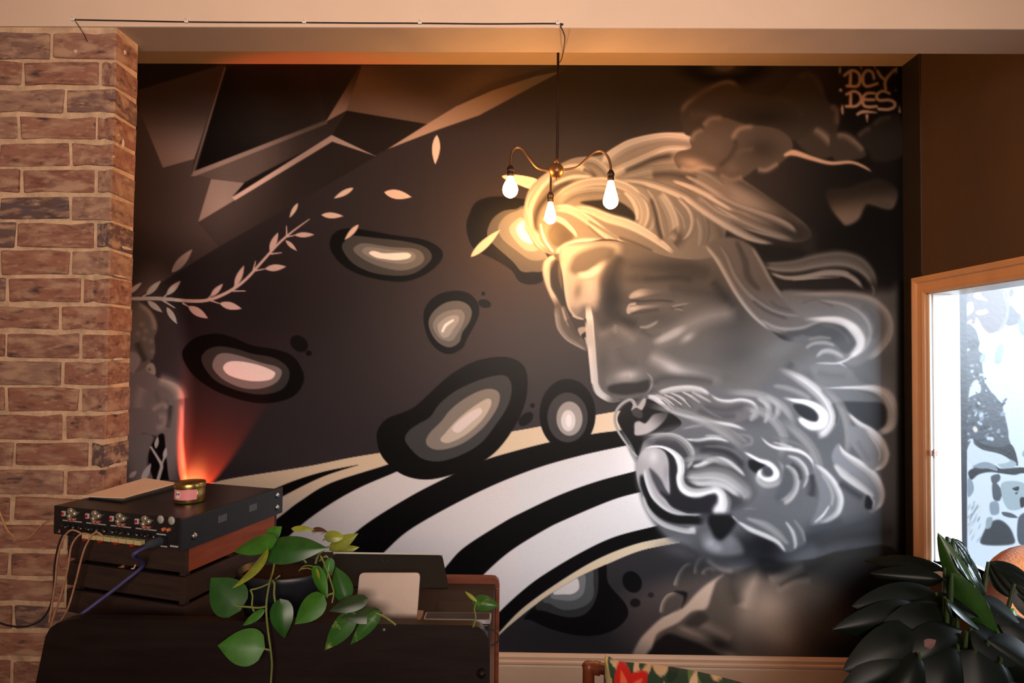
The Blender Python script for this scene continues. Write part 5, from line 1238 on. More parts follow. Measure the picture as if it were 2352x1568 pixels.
# ------------------------------------------------------------------ crate and amplifier (set at an angle)
RZ = R(75)
ZT = CAM.z - .434
P0 = at_z(421, 1191, ZT)
def loc2w(o, x, y): return Vector((o.x + math.cos(RZ) * x - math.sin(RZ) * y, o.y + math.sin(RZ) * x + math.cos(RZ) * y, 0))
HA = .082
LX, LY = .372, .452
crate_wood = mat('brown_crate_wood', S(52, 37, 32), .6, .3, var=.3, scale=6, stretch=(1, 1, 8), bump=.15, bscale=40)
crate_lit_red = mat('lit_red_crate_wood', S(128, 62, 38), .5, .35, var=.25, scale=6, stretch=(1, 1, 10), bump=.1, bscale=40)
cr_o = loc2w(P0, .012, .0)
HC = ZT - HA - ZD - .001
crate = empty('wooden_crate', (cr_o.x, cr_o.y, ZD), RZ, 'dark slatted wooden crate under the amplifier', 'crate')
CX, CY = .366, .412
sl = (HC - .026) / 3
for k in range(3):
    z0 = .001 + k * (sl + .0125)
    MB().bbox(0, .010, .0, CY, z0, z0 + sl, .0015).build('slat', crate_wood, crate)
    MB().bbox(CX - .010, CX, .0, CY, z0, z0 + sl, .0015).build('slat', crate_wood, crate)
    MB().bbox(.010, CX - .010, .0, .012, z0, z0 + sl, .0015).build('end_board', crate_lit_red if k == 2 else crate_wood, crate)  # light on the reddish end's top put into its colour, dark boards below
    MB().bbox(.010, CX - .010, CY - .012, CY, z0, z0 + sl, .0015).build('end_board', crate_wood, crate)
for cx in (.0125, CX - .03):
    for cy in (.014, CY - .03):
        MB().bbox(cx, cx + .018, cy, cy + .018, .001, HC - .003, .001).build('corner_post', crate_wood, crate)
MB().box(.011, CX - .011, .013, CY - .013, .001, .008).build('base_board', crate_wood, crate)

black_case = mat('black_powder_coat', S(30, 29, 31), .32, .45, var=.08, scale=20, bump=.03, bscale=300)
black_face = mat('black_faceplate', S(34, 36, 41), .42, .45)
steel = mat('bright_steel', S(205, 205, 210), .25, .6, metal=.9)
print_m = mat('grey_print', S(170, 165, 160), .6, .3)
cream_p = mat('cream_connector', S(196, 180, 130), .5, .4)
red_p = mat('red_plastic', S(170, 34, 36), .4, .4)
blk_p = mat('black_plastic', S(22, 22, 24), .45, .4)
amp = empty('amplifier', (P0.x, P0.y, ZT - HA), RZ, 'black rack amplifier with wired rear connectors on the crate', 'amplifier')
MB().bbox(0, LX, 0.002, LY, .002, HA, .002).build('case', black_case, amp)
fp = MB().bbox(-.012, LX + .024, -.008, .003, .0, HA + .001, .0015).build('faceplate', black_face, amp)
for (x, z) in ((.368, .063), (.368, .024), (.03, .03)):
    MB().lathe([(.008, -.008), (.008, -.0105), (.006, -.013), (.001, -.0138)], (x, 0, z), 14, ax='y').build('screw', steel, fp)
    MB().lathe([(.011, -.008), (.011, -.0088), (.001, -.009)], (x, 0, z), 14, ax='y').build('washer', blk_p, fp)
for x0 in (.115, .24):
    mm = MB()
    for k in range(7):
        mm.box(x0 + k * .0048, x0 + k * .0048 + .0026, -.0086, -.0079, .040, .060)
    mm.build('vent_slots', mat('vent_grey', S(96, 98, 104), .5, .4), fp)['kind'] = 'stuff'
for k in range(4):
    yc = LY - .055 - k * .087
    MB().bbox(-.004, .001, yc + .010, yc + .022, .056, .070, .001).build('switch_plate', mat('switch_white', S(200, 190, 186), .5, .4), amp)
    MB().bbox(-.006, -.003, yc + .0125, yc + .0195, .0585, .0675, .001).build('red_switch', red_p, amp)
    kn = MB()
    kn.lathe([(.0085, 0), (.0085, -.006), (.005, -.007), (.001, -.0072)], (0, yc - .010, .072), 12, ax='x')
    kn.lathe([(.007, 0), (.007, -.008), (.001, -.009)], (0, yc - .026, .066), 12, ax='x')
    kn.lathe([(.006, 0), (.006, -.008), (.001, -.009)], (0, yc - .008, .058), 12, ax='x')
    kn.build('gain_knobs', mat('worn_chrome', S(190, 182, 160), .3, .5, metal=.7), amp)['kind'] = 'stuff'
    MB().lathe([(.0045, 0), (.0045, -.009), (.001, -.0095)], (0, yc - .012, .050), 10, ax='x').lathe([(.0045, 0), (.0045, -.009), (.001, -.0095)], (0, yc - .026, .050), 10, ax='x').build('phono_sockets', mat('worn_chrome_red', S(170, 110, 96), .35, .5, metal=.3), amp)['kind'] = 'stuff'
    MB().box(-.0012, .0005, yc - .050, yc + .020, .0425, .0455).build('printed_line', print_m, amp)
    mm = MB()
    for j in range(4):
        mm.lathe([(.0055, 0), (.0055, -.010), (.003, -.012), (.001, -.0122)], (0, yc + .012 - j * .020, .030), 10, ax='x')
    mm.build('binding_posts', blk_p, amp)['kind'] = 'stuff'
mm = MB()
for j in range(12):
    mm.lathe([(.0016, -.010), (.0016, -.0135), (.0005, -.0137)], (0, LY - .06 - j * .028, .030), 6, ax='x')
mm.build('post_tips', print_m, amp)['kind'] = 'stuff'
ts = MB()
for j in range(8):
    ts.bbox(-.014, .001, .125 + j * .026, .147 + j * .026, .004, .016, .001)
ts.build('terminal_strip', cream_p, amp)['kind'] = 'stuff'
rs_ = MB()
for j in range(4):
    rs_.bbox(-.016, -.003, .150 + j * .055, .160 + j * .055, -.001, .0055, .001)
rs_.build('red_terminals', red_p, amp)['kind'] = 'stuff'
for y0 in (.074, .038):
    MB().lathe([(.011, 0), (.011, -.0012), (.001, -.0013)], (0, y0, .074), 16, ax='x').build('oval_label', print_m, amp)
MB().lathe([(.005, 0), (.005, -.008), (.002, -.010)], (0, .060, .050), 10, ax='x').lathe([(.005, 0), (.005, -.008), (.002, -.010)], (0, .044, .050), 10, ax='x').build('phono_pair', mat('orange_plastic', S(196, 110, 74), .4, .4), amp)['kind'] = 'stuff'
MB().bbox(-.003, .001, .050, .098, .008, .030, .001).build('mains_inlet', blk_p, amp)
MB().box(-.0012, .0006, .055, .086, .0335, .037).box(-.0012, .0006, .006, .040, .0055, .010).box(-.0012, .0006, .050, .072, .003, .0062).build('printed_text', print_m, amp)['kind'] = 'stuff'

# mains lead
def wpath(pts, Y0, Y1, n=8):
    k = len(pts) - 1
    return spline([at_y(x, y, Y0 + (Y1 - Y0) * i / k) for i, (x, y) in enumerate(pts)], n)
pa = Vector((P0.x, P0.y, 0)) + (loc2w(P0, -.004, .072) - Vector((P0.x, P0.y, 0)))
pa.z = ZT - HA + .018
lead = empty('mains_lead', (pa.x, pa.y, pa.z), 0, 'purple mains lead running from the amplifier down past the crate', 'cable')
dl = Vector((-math.cos(RZ), -math.sin(RZ), 0))
q1 = pa + dl * .03 + Vector((-.004, 0, -.004)); q2 = pa + dl * .055 + Vector((-.02, 0, -.02))
tail_pts = [at_y(330, 1296, 1.5810), at_y(282, 1338, 1.5671), at_y(230, 1378, 1.5438), at_y(198, 1402, 1.525), at_y(180, 1417, 1.514), at_y(168, 1436, 1.512)]
under(lead, 'cable', MB().tube(spline([q1, q2] + tail_pts, 8), .0052, 10), mat('purple_cable_sleeve', S(66, 60, 108), .5, .4, var=.3, scale=400))
under(lead, 'plug', MB().tube([pa - dl * .004, pa + dl * .028, pa + dl * .040], [.0125, .012, .007], 10), mat('grey_rubber', S(58, 64, 72), .5, .4))
under(lead, 'tie', MB().tube([at_y(316, 1294, 1.5791) + Vector((0, -.008, 0)), at_y(312, 1303, 1.5791) + Vector((0, -.008, 0)), at_y(306, 1303, 1.5791) + Vector((0, -.007, 0))], .0022, 6), mat('pink_tie', S(206, 160, 150), .5, .4))

# speaker wires
clear_wire = mat('tan_speaker_wire', S(176, 128, 98), .4, .5, var=.2, scale=60)
z3 = lambda *q: V(0, 1030, 2.915, *q)
wires = [
    (z3(700, 528, 640, 560, 580, 640, 545, 740, 505, 900, 450, 1080, 380, 1190, 330, 1290), 'tan speaker wire hanging nearest the crate'),
    (z3(610, 522, 545, 570, 480, 650, 455, 800, 410, 980, 360, 1120, 330, 1240), 'tan speaker wire hanging second from the crate'),
    (z3(535, 514, 480, 545, 420, 610, 385, 740, 370, 900, 345, 1060, 330, 1160), 'tan speaker wire hanging third from the crate'),
    (z3(500, 508, 450, 540, 400, 620, 365, 780, 358, 960, 320, 1090, 250, 1165, 150, 1192, 40, 1180, -60, 1140), 'dark wire curving away left across the bricks'),
    (z3(478, 494, 420, 482, 320, 488, 250, 540, 200, 592, 130, 604, 60, 560, 15, 470, -20, 380), 'pale wire looping up to the left of the amplifier')]
for k, (pts, lb) in enumerate(wires):
    a = loc2w(P0, -.006, LY - .05 - (4 - k) * .036 if k < 4 else LY - .03); a.z = ZT - HA + .012
    Pw = [a] + [at_y(x, y, 1.6089 + .008 * k if k < 3 else 1.7066) for x, y in pts[1:]]
    w = MB().tube(spline(Pw, 8), .0026, 8).build('speaker_wire', cord_m if k == 3 else clear_wire)
    tag(w, lb, 'wire', 'wires behind the amplifier')

# folder, sheet, candle tin on the amplifier
def quad_slab(name, corners, z0, z1, m, label, cat):
    P = [at_z(x, y, z1) for x, y in corners]
    vs = [(p.x, p.y, z0) for p in P] + [(p.x, p.y, z1) for p in P]
    mb = MB().add(vs, [(0, 1, 2, 3), (7, 6, 5, 4), (0, 4, 5, 1), (1, 5, 6, 2), (2, 6, 7, 3), (3, 7, 4, 0)])
    return tag(mb.build(name, m), label, cat)
quad_slab('folder', ((204, 1141), (280, 1150), (407, 1117), (334, 1104)), ZT + .0005, ZT + .006, mat('black_folder', S(28, 28, 30), .35, .45), 'thin black folder beneath the loose sheet on the amplifier', 'folder')
quad_slab('paper_sheet', ((188, 1139.5), (284, 1143), (408, 1108.5), (333, 1097)), ZT + .0068, ZT + .0084, mat('pale_paper', S(242, 220, 206), .7, .2, var=.04, scale=12), 'pale sheet of paper on the black folder', 'paper')
brass = mat('gold_tin', S(176, 146, 84), .28, .6, metal=.9, var=.06, scale=10)
tp = at_z(436, 1151, ZT)
rt = 31.5 * tp.y / FPX; ht = 45 * tp.y / FPX
tin = empty('candle_tin', (tp.x, tp.y, ZT + .001), math.atan2(-tp.x, tp.y) * 0, 'small gold candle tin with pink label on the amplifier', 'tin')
MB().lathe([(.001, 0), (rt * .96, 0), (rt, .003), (rt, ht * .74), (rt * .97, ht * .76), (.001, ht * .76)], n=40).build('body', brass, tin)
MB().lathe([(rt * 1.03, ht * .74), (rt * 1.035, ht * .76), (rt * 1.035, ht * .95), (rt * 1.0, ht * .985), (rt * .93, ht * .97), (rt * .90, ht * .93), (.001, ht * .93)], n=40).build('lid', brass, tin)
lab = MB()
arc = [(-math.pi / 2 + a) for a in np.linspace(-1.25, .95, 24)]
lab.grid([[(rt * 1.006 * math.cos(a), rt * 1.006 * math.sin(a), z) for a in arc] for z in (ht * .20, ht * .70)])
lab_o = lab.build('label', mat('pink_label', S(232, 142, 148), .5, .35), tin)
def on_tin(a, z, r): return (r * math.cos(a), r * math.sin(a), z)
def dab(name, a0, z0, ra, rz, m, off, n=18):
    r = rt * off
    vs = [on_tin(a0, z0, r)] + [on_tin(a0 + ra * math.cos(t), z0 + rz * math.sin(t), r) for t in np.linspace(0, 2 * math.pi, n, endpoint=False)]
    return MB().add(vs, [(0, 1 + i, 1 + (i + 1) % n) for i in range(n)]).build(name, m, lab_o)
ink = mat('dark_ink', S(52, 44, 46), .6, .3)
ac = -math.pi / 2 - .38
dab('badge', ac, ht * .46, .26, .26 * rt, mat('white_badge', S(232, 224, 216), .5, .3), 1.010)
dab('badge_mark', ac - .11, ht * .50, .07, .055 * rt, ink, 1.014, 10); dab('badge_mark', ac + .10, ht * .50, .07, .055 * rt, ink, 1.014, 10); dab('badge_mark', ac - .01, ht * .43, .035, .028 * rt, ink, 1.014, 8)

# ------------------------------------------------------------------ till tablet on its stand, flat tablet, charging cable
def rounded(corners, r, n=5):
    """round the corners of a 3d quad"""
    out = []
    C4 = [Vector(c) for c in corners]
    for i in range(4):
        a, b, c = C4[i - 1], C4[i], C4[(i + 1) % 4]
        p, q = b + (a - b).normalized() * r, b + (c - b).normalized() * r
        for k in range(n + 1):
            t = k / n
            out.append(p * (1 - t) ** 2 + b * 2 * t * (1 - t) + q * t ** 2)
    return out
def slab(ring, off):
    n = len(ring)
    vs = [tuple(p) for p in ring] + [tuple(p + off) for p in ring]
    return MB().add(vs, [tuple(range(n)), tuple(range(2 * n - 1, n - 1, -1))] + [(i, n + i, n + (i + 1) % n, (i + 1) % n) for i in range(n)])
st_root = at_z(888, 1437, ZD); st_root = Vector((st_root.x, 1.5438, ZD))
till = empty('till_tablet', st_root, 0, 'dark till tablet seen from behind on a silver stand', 'tablet')
Q = [at_y(766, 1271, 1.6740), at_y(1016, 1274.5, 1.6740), at_y(1031, 1350, 1.6043), at_y(763, 1346, 1.6043)]
nv = (Q[1] - Q[0]).cross(Q[3] - Q[0]).normalized()
if nv.y < 0: nv = -nv
under(till, 'screen_back', slab(rounded(Q, .012), nv * .007), mat('tablet_back', S(24, 26, 25), .35, .45, var=.05, scale=8))
ring = rounded(Q, .012)
under(till, 'bezel', slab([p - nv * .0005 for p in rounded([Q[0] + Vector((-.001, 0, .0045)), Q[1] + Vector((.001, 0, .0045)), Q[1] + Vector((.001, 0, .0)), Q[0] + Vector((-.001, 0, .0))], .0015)], nv * .008), mat('silver_bezel', S(205, 202, 190), .4, .5, metal=.2))
cL = at_y(886, 1291, 1.6573) - nv * .0006
logo = MB()
for dx in (-.010, .004):
    logo.box(cL.x + dx, cL.x + dx + .003, cL.y - .0004, cL.y + .0006, cL.z - .006, cL.z + .006)
logo.box(cL.x - .010, cL.x + .007, cL.y - .0004, cL.y + .0006, cL.z - .0012, cL.z + .0012)
under(till, 'logo', logo, mat('faint_logo', S(52, 54, 54), .3, .5))
Q2 = [at_y(826, 1315, 1.5810), at_y(965, 1315, 1.5810), at_y(955, 1452, 1.5485), at_y(812, 1452, 1.5485)]
n2 = (Q2[1] - Q2[0]).cross(Q2[3] - Q2[0]).normalized()
if n2.y < 0: n2 = -n2
under(till, 'stand', slab(rounded(Q2, .013), n2 * .009), mat('brushed_silver', S(176, 156, 144), .42, .5, metal=.35, var=.03, scale=30))
zb_ = Q2[2].z
under(till, 'foot', MB().bbox(Q2[3].x, Q2[2].x, 1.5485, 1.6740, ZD + .0005, max(ZD + .009, zb_ + .004), .002), MATS['brushed_silver'])
# flat tablet
ZLG = at_y(1100, 1437, YC0 + .014).z - .004
lx0 = at_y(985, 1430, YC0).x
under(desk, 'ledge', MB().bbox(lx0, xr_ - .002, YC0 + .029, YC0 + .17, ZD + .001, ZLG, .003), dark_wood)
t4 = [at_z(1036, 1404, ZLG + .012), at_z(1121, 1404, ZLG + .012), at_z(1126, 1434, ZLG + .012), at_z(968, 1432, ZLG + .012)]
ft = empty('flat_tablet', ((t4[0].x + t4[2].x) / 2, (t4[0].y + t4[2].y) / 2, ZLG), 0, 'grey tablet lying flat at the right end of the counter', 'tablet')
t4[2].y = max(t4[2].y, YC0 + .032)
Q3 = [Vector((t4[3].x, t4[0].y, ZLG + .001)), Vector((t4[2].x, t4[0].y, ZLG + .001)), Vector((t4[2].x, t4[2].y, ZLG + .001)), Vector((t4[3].x, t4[2].y, ZLG + .001))]
under(ft, 'shell', slab(rounded(Q3, .008), Vector((0, 0, .009))), mat('silver_shell', S(188, 186, 188), .3, .5, metal=.5))
Q4 = [q + Vector((sx * .004, sy * .004, .0094)) for q, (sx, sy) in zip(Q3, ((1, -1), (-1, -1), (-1, 1), (1, 1)))]
under(ft, 'glass', slab(rounded(Q4, .006), Vector((0, 0, .0008))), mat('tablet_glass', S(74, 72, 76), .12, .6))
P = wpath([(1122, 1440), (1136, 1449), (1144, 1459), (1145.5, 1469), (1139, 1477), (1127, 1483)], 1.4880, 1.4675)
tag(MB().tube(P, .0019, 8).build('charging_cable', cord_m), 'black charging cable looping off the right end of the counter', 'cable')

# ------------------------------------------------------------------ leaves
def leaf_mat(name, c, rough=.34, vein=None, trans=.12, var=.25):
    m = mat(name, c, rough, .5, var=var, scale=26)
    m.node_tree.nodes['Principled BSDF'].inputs['Subsurface Weight'].default_value = 0
    return m
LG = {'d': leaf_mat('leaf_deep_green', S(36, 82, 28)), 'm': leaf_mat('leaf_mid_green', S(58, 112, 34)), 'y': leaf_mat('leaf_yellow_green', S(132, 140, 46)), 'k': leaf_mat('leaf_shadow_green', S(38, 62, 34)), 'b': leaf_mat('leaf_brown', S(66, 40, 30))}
LG['v'] = mat('leaf_variegated', S(46, 92, 32), .32, .5, var=.0, scale=34, col2=S(150, 172, 96)); LG['v'].node_tree.nodes['Color Ramp'].color_ramp.elements[0].position = .55; LG['v'].node_tree.nodes['Color Ramp'].color_ramp.elements[1].position = .74
def heart_leaf(base, tip, hw, nrm, curl=.15, fold=.25, nu=15, nv=8, narrow=False, rib=0.):
    base, tip = Vector(base), Vector(tip)
    d = tip - base; L = d.length; d.normalize()
    n = (nrm - d * nrm.dot(d)).normalized(); s = d.cross(n)
    rows = []
    for i in range(nu):
        t = i / (nu - 1)
        if narrow: w = math.sin(math.pi * t ** .8) ** .8 if 0 < t < 1 else 0
        else: w = math.sqrt(max(0, 1 - ((.3 - t) / .3) ** 2)) if t < .3 else math.cos(math.pi / 2 * (t - .3) / .7) ** 1.05 if t < .999 else 0.
        w = w * hw
        back = 0 if narrow else .19 * L
        row = []
        for j in range(nv + 1):
            v = -1 + 2 * j / nv
            lob = -back * abs(v) * (1 - t) ** 3
            p = base + d * (L * t + lob) + s * (w * v) + n * (-fold * abs(v) ** 1.4 * w - curl * L * (t - .35) ** 2 + (rib * math.sin(abs(v) * 16 - t * 12) if rib else 0))
            row.append(p)
        rows.append(row)
    return MB().grid(rows)
def pxleaf(root, ax, ay, tx, ty, hwpx, Y, m, tilt=(0, -1, .55), Yt=None, **kw):
    Yt = Y if Yt is None else Yt
    mb = heart_leaf(at_y(ax, ay, Y), at_y(tx, ty, Yt), hwpx * Y / FPX, Vector(tilt), **kw)
    return under(root, 'leaf', mb, m)

# ------------------------------------------------------------------ pothos in its black planter
pc = at_z(652, 1385, ZD); pc = Vector((at_y(650, 1340, 1.6229).x, 1.6229, ZD + .001))
pot_m = mat('black_planter', S(30, 32, 38), .4, .45)
pothos = empty('pothos_plant', pc, 0, 'trailing green pothos in a black planter on the counter', 'plant')
pr = [(.001, 0), (.085, 0), (.095, .006), (.118, .085), (.124, .092), (.124, .102), (.116, .102), (.112, .09), (.001, .086)]
po = MB().lathe(pr, n=36).build('planter', pot_m, pothos); po.scale = (1.0, .72, 1.4415)
so = MB().lathe([(.001, .100), (.05, .099), (.09, .094), (.112, .091)], n=28).build('soil', mat('potting_soil', S(44, 28, 22), .95, .1, var=.5, scale=120, bump=1., bscale=120), pothos); so.scale = (1.0, .72, 1.4415)
k1 = lambda x, y: (460 + x / 4.04, 1180 + y / 4.04)
k2 = lambda x, y: (640 + x / 4.9, 1180 + y / 4.9)
k3 = lambda x, y: (900 + x / 4.93, 1250 + y / 4.93)
LV = [  # survey tile, stalk, tip, half width, depth, tip depth, tone, tilt, keywords
    (k1, 655, 330, 1170, 300, 130, 1.5438, 1.5438, 'd', (.1, -1, .7), dict(curl=.25, fold=.3)),
    (k1, 640, 250, 290, 345, 92, 1.5438, 1.5624, 'm', (-.2, -1, .7), dict(curl=.2)),
    (k1, 650, 320, 365, 700, 52, 1.5252, 1.5066, 'y', (-.5, -1, .4), dict(curl=-.5, narrow=True)),
    (k1, 325, 850, 92, 590, 165, 1.4880, 1.5066, 'd', (.25, -1, .35), dict(curl=.1, fold=.18)),
    (k1, 530, 1240, 155, 1220, 158, 1.440, 1.430, 'm', (.1, -1, .45), dict(curl=.1, fold=.15)),
    (k1, 740, 845, 768, 1162, 108, 1.4600, 1.4400, 'd', (0, -1, .4), dict(curl=.3, fold=.2)),
    (k1, 1105, 790, 868, 1022, 118, 1.4850, 1.4600, 'm', (-.2, -1, .5), dict(curl=.15, fold=.2)),
    (k1, 598, 885, 388, 1032, 44, 1.4750, 1.4580, 'm', (-.3, -1, .6), dict(narrow=True)),
    (k1, 640, 200, 755, 110, 70, 1.5810, 1.5996, 'm', (0, -1, .7), dict(curl=.2)),
    (k2, 410, 640, 545, 955, 84, 1.5159, 1.4880, 'm', (-.4, -1, .3), dict(curl=.1, fold=.3)),
    (k2, 420, 610, 455, 735, 22, 1.5020, 1.4973, 'y', (-.4, -1, .3), dict(narrow=True)),
    (k2, 580, 530, 545, 740, 62, 1.5438, 1.5252, 'm', (.4, -1, .2), dict(curl=.1, fold=.5)),
    (k2, 745, 915, 640, 590, 110, 1.5066, 1.5345, 'd', (.2, -1, .3), dict(curl=.1, fold=.35)),
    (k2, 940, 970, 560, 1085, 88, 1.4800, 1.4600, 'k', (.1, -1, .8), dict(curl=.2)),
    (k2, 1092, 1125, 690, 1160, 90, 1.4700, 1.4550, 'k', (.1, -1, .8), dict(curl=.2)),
    (k2, 800, 1170, 503, 1540, 118, 1.4620, 1.4462, 'v', (-.1, -1, .3), dict(curl=.15, fold=.2)),
    (k2, 1085, 1150, 800, 1478, 82, 1.4620, 1.4462, 'v', (.1, -1, .3), dict(curl=.15, fold=.25)),
    (k2, 548, 245, 752, 262, 66, 1.7050, 1.7100, 'y', (0, -1, .6), dict(curl=.3)),
    (k2, 615, 375, 893, 218, 78, 1.7050, 1.7100, 'y', (.2, -1, .5), dict(curl=.1)),
    (k2, 690, 420, 908, 372, 50, 1.7050, 1.7100, 'y', (.2, -1, .5), dict(curl=.1)),
    (k2, 395, 190, 552, 195, 48, 1.6368, 1.6461, 'b', (0, -1, .6), dict(curl=.2)),
    (k2, 180, 160, 405, 165, 36, 1.6275, 1.6275, 'y', (0, -1, .9), dict(curl=.3)),
    (k2, 255, 420, 75, 510, 62, 1.5531, 1.5345, 'y', (0, -1, .6), dict(curl=.2)),
    (k2, 270, 400, 430, 400, 40, 1.5810, 1.5810, 'd', (0, -1, .8), dict(curl=.2)),
    (k3, 955, 645, 1212, 690, 84, 1.466, 1.455, 'v', (.2, -1, .5), dict(curl=.5, fold=.4)),
    (k3, 965, 650, 825, 530, 22, 1.466, 1.475, 'y', (-.2, -1, .5), dict(narrow=True))]
for f_, ax, ay, tx, ty, hw, Y0, Y1, tone, tilt, kw in LV:
    sc_ = 4.04 if f_ is k1 else 4.9
    pxleaf(pothos, *f_(ax, ay), *f_(tx, ty), hw / sc_, Y0, LG[tone], tilt, Y1, **kw)
stem_m = mat('pothos_stem', S(110, 122, 62), .5, .4, var=.2, scale=30)
def stem(f, pts, Y0, Y1, r=.0022, Ys=None):
    q = [f(pts[i], pts[i + 1]) for i in range(0, len(pts), 2)]
    W3 = spline([at_y(x, y, yy) for (x, y), yy in zip(q, Ys)], 6) if Ys else wpath(q, Y0, Y1, 6)
    under(pothos, 'stem', MB().tube(W3, r, 7), stem_m)
stem(k1, (690, 440, 672, 540, 640, 650, 612, 850, 625, 1050, 652, 1250, 665, 1400, 655, 1568, 650, 1760, 640, 2000), 0, 0, .0026, [1.55, 1.53, 1.49, 1.455, 1.45, 1.447, 1.446, 1.446, 1.446, 1.446])
stem(k1, (740, 570, 660, 630, 560, 680, 465, 705), 1.5531, 1.5066); stem(k1, (465, 705, 485, 760, 480, 850, 500, 905), 1.5066, 1.4880)
stem(k1, (605, 860, 540, 870, 440, 862, 330, 852), 1.4880, 1.4880, .0026); stem(k1, (665, 615, 688, 650, 685, 750, 705, 860), 1.5159, 1.4880, .0026)
stem(k1, (655, 1265, 600, 1252, 535, 1242), 1.4508, 1.4508, .0026); stem(k1, (1230, 740, 1170, 760, 1095, 800), 1.5066, 1.5020)
stem(k2, (470, 470, 540, 620, 600, 800, 620, 890, 600, 1000), 1.5438, 1.4880); stem(k2, (615, 890, 570, 905, 535, 930), 1.4973, 1.4880); stem(k2, (1090, 1115, 1180, 1150, 1270, 1210, 1320, 1250), 1.462, 1.458, .0028)
stem(k2, (420, 560, 450, 460, 510, 390, 620, 355), 1.5810, 1.6089); stem(k2, (500, 300, 540, 250), 1.6089, 1.6182); stem(k2, (220, 470, 270, 500, 310, 550), 1.5624, 1.5717, .0026)
for pts in ((230, 640, 280, 590, 350, 580, 430, 610), (460, 530, 500, 490, 550, 480), (250, 620, 330, 610, 410, 640), (480, 510, 530, 470, 560, 500), (410, 560, 440, 470, 520, 400)):
    stem(k2, pts, 1.5717, 1.5717, .0018)
stem(k3, (958, 650, 935, 730, 950, 830, 920, 935), 1.466, 1.463)

# ------------------------------------------------------------------ cane chair with flowered cushion
cane = mat('varnished_cane', S(128, 66, 40), .35, .5, var=.25, scale=12, stretch=(1, 1, .3))
YCR = 1.56
cz = at_y(1352, 1528, YCR)
seat_z = .44
CA = R(-20)
chair = empty('cane_chair', (cz.x, YCR, 0), CA, 'varnished cane chair standing before the skirting', 'chair')
W_ = .46
zr = at_y(1375, 1540, YCR - .02).z
for x in (0, W_):
    MB().tube([(x, .02, 0), (x, 0, seat_z), (x, 0, cz.z - .01), (x, 0, cz.z), (x, 0, cz.z + .008)], [.014, .016, .0155, .018, .012], 12).build('back_post', cane, chair)
    MB().tube([(x, -.42, 0), (x, -.40, seat_z)], [.014, .016], 12).build('front_leg', cane, chair)
MB().tube([(0, 0, zr), (.10, .006, zr + .002), (W_ - .1, .006, zr + .002), (W_, 0, zr)], .0145, 12).build('top_rail', cane, chair)
MB().tube([(.014, 0, zr), (.030, 0, zr)], .0175, 12).build('binding', cane, chair)
for z in (zr - .14, zr - .27): MB().tube([(0, 0, z), (W_, 0, z)], .010, 10).build('back_rail', cane, chair)
for k in range(7):
    x = .046 + k * .061
    MB().tube([(x, 0, zr), (x, 0, seat_z + .01)], .006, 8).build('spindle', cane, chair)
MB().bbox(-.005, W_ + .005, -.43, .01, seat_z, seat_z + .03, .008).build('seat', cane, chair)
# cushion leaning against the back
def paint_cushion():
    new_canvas(0, 420, 0, 400, 3)
    CAN[:] = rgb((.16, .26, .19))
    rr = random.Random(4)
    for k in range(190):
        x, y = rr.uniform(-10, 430), rr.uniform(-10, 410); a = rr.uniform(0, 6.28); L_ = rr.uniform(22, 62)
        c = rr.choice(((.10, .20, .15), (.22, .36, .22), (.36, .48, .28), (.13, .24, .19), (.85, .74, .62), (.80, .70, .56)))
        leaf(x, y, x + math.cos(a) * L_, y + math.sin(a) * L_, rr.uniform(4, 13), c)
    for k in range(14):
        x, y = rr.uniform(60, 420), rr.uniform(0, 380); a = rr.uniform(0, 6.28)
        stroke([(x, y), (x + 30 * math.cos(a), y + 30 * math.sin(a)), (x + 70 * math.cos(a + .4), y + 70 * math.sin(a + .4))], [2, 3, 1], (.90, .80, .70))
    for cx, cy, s_ in ((66, 52, .95), (210, 150, .7), (330, 70, .6), (120, 300, .9), (300, 280, .9)):
        for p in range(5):
            a = p * 1.2566 + .5
            leaf(cx, cy, cx + math.cos(a) * 66 * s_, cy + math.sin(a) * 66 * s_, 24 * s_, (.78, .12, .10)); leaf(cx, cy, cx + math.cos(a) * 50 * s_, cy + math.sin(a) * 50 * s_, 9 * s_, (.90, .42, .26))
        blob(cx, cy, 14 * s_, 12 * s_, 0, (.32, .08, .08), 1, 3)
    stroke([(-5, 0), (20, 40), (45, 75)], [12, 9, 5], (.80, .72, .46)); fill([(180, 24), (240, 40), (330, 34), (400, 50), (330, 56), (250, 60)], (.90, .76, .66), 2)
paint_cushion()
HCU = .36
cL = at_y(1394, 1508, YCR - .06)
cl_loc = chair_l = Matrix.Rotation(-CA, 3, 'Z') @ (cL - Vector((cz.x, YCR, 0)))
def cushion_where(front):
    def go(x, y):
        u, v = x / 420., y / 400.
        e = np.clip(np.minimum(np.minimum(u, 1 - u), np.minimum(v, 1 - v)) * 2, 0, 1)
        puff = .060 * np.sqrt(np.clip(1 - (1 - e) ** 2.2, 0, 1))
        sx = np.sin(np.pi * v) * .010; sz = np.sin(np.pi * u) * .012
        X = cl_loc.x + .40 * u + np.where(u < .5, sx, -sx) * (1 - e)
        Z = cl_loc.z + .004 - HCU * v + np.where(v < .5, 1.4 * sz, sz) * (1 - e) + .014 * np.exp(-((u) ** 2 + v ** 2) / .003)
        Yv = -.072 - .13 * v + (-puff if front else puff * .65)
        return np.stack([X, Yv, Z], 1)
    return go
cu_m = attr_mat('flowered_cotton', .8, .2, bump=.15, bscale=300, sheen=.2)
cush = empty('flowered_cushion', (cz.x, YCR, 0), CA, 'cushion in red hibiscus and green leaf print on the cane chair', 'cushion')
for fr in (True, False):
    o = canvas_mesh('front_cover' if fr else 'back_cover', cu_m, cushion_where(fr), cush)

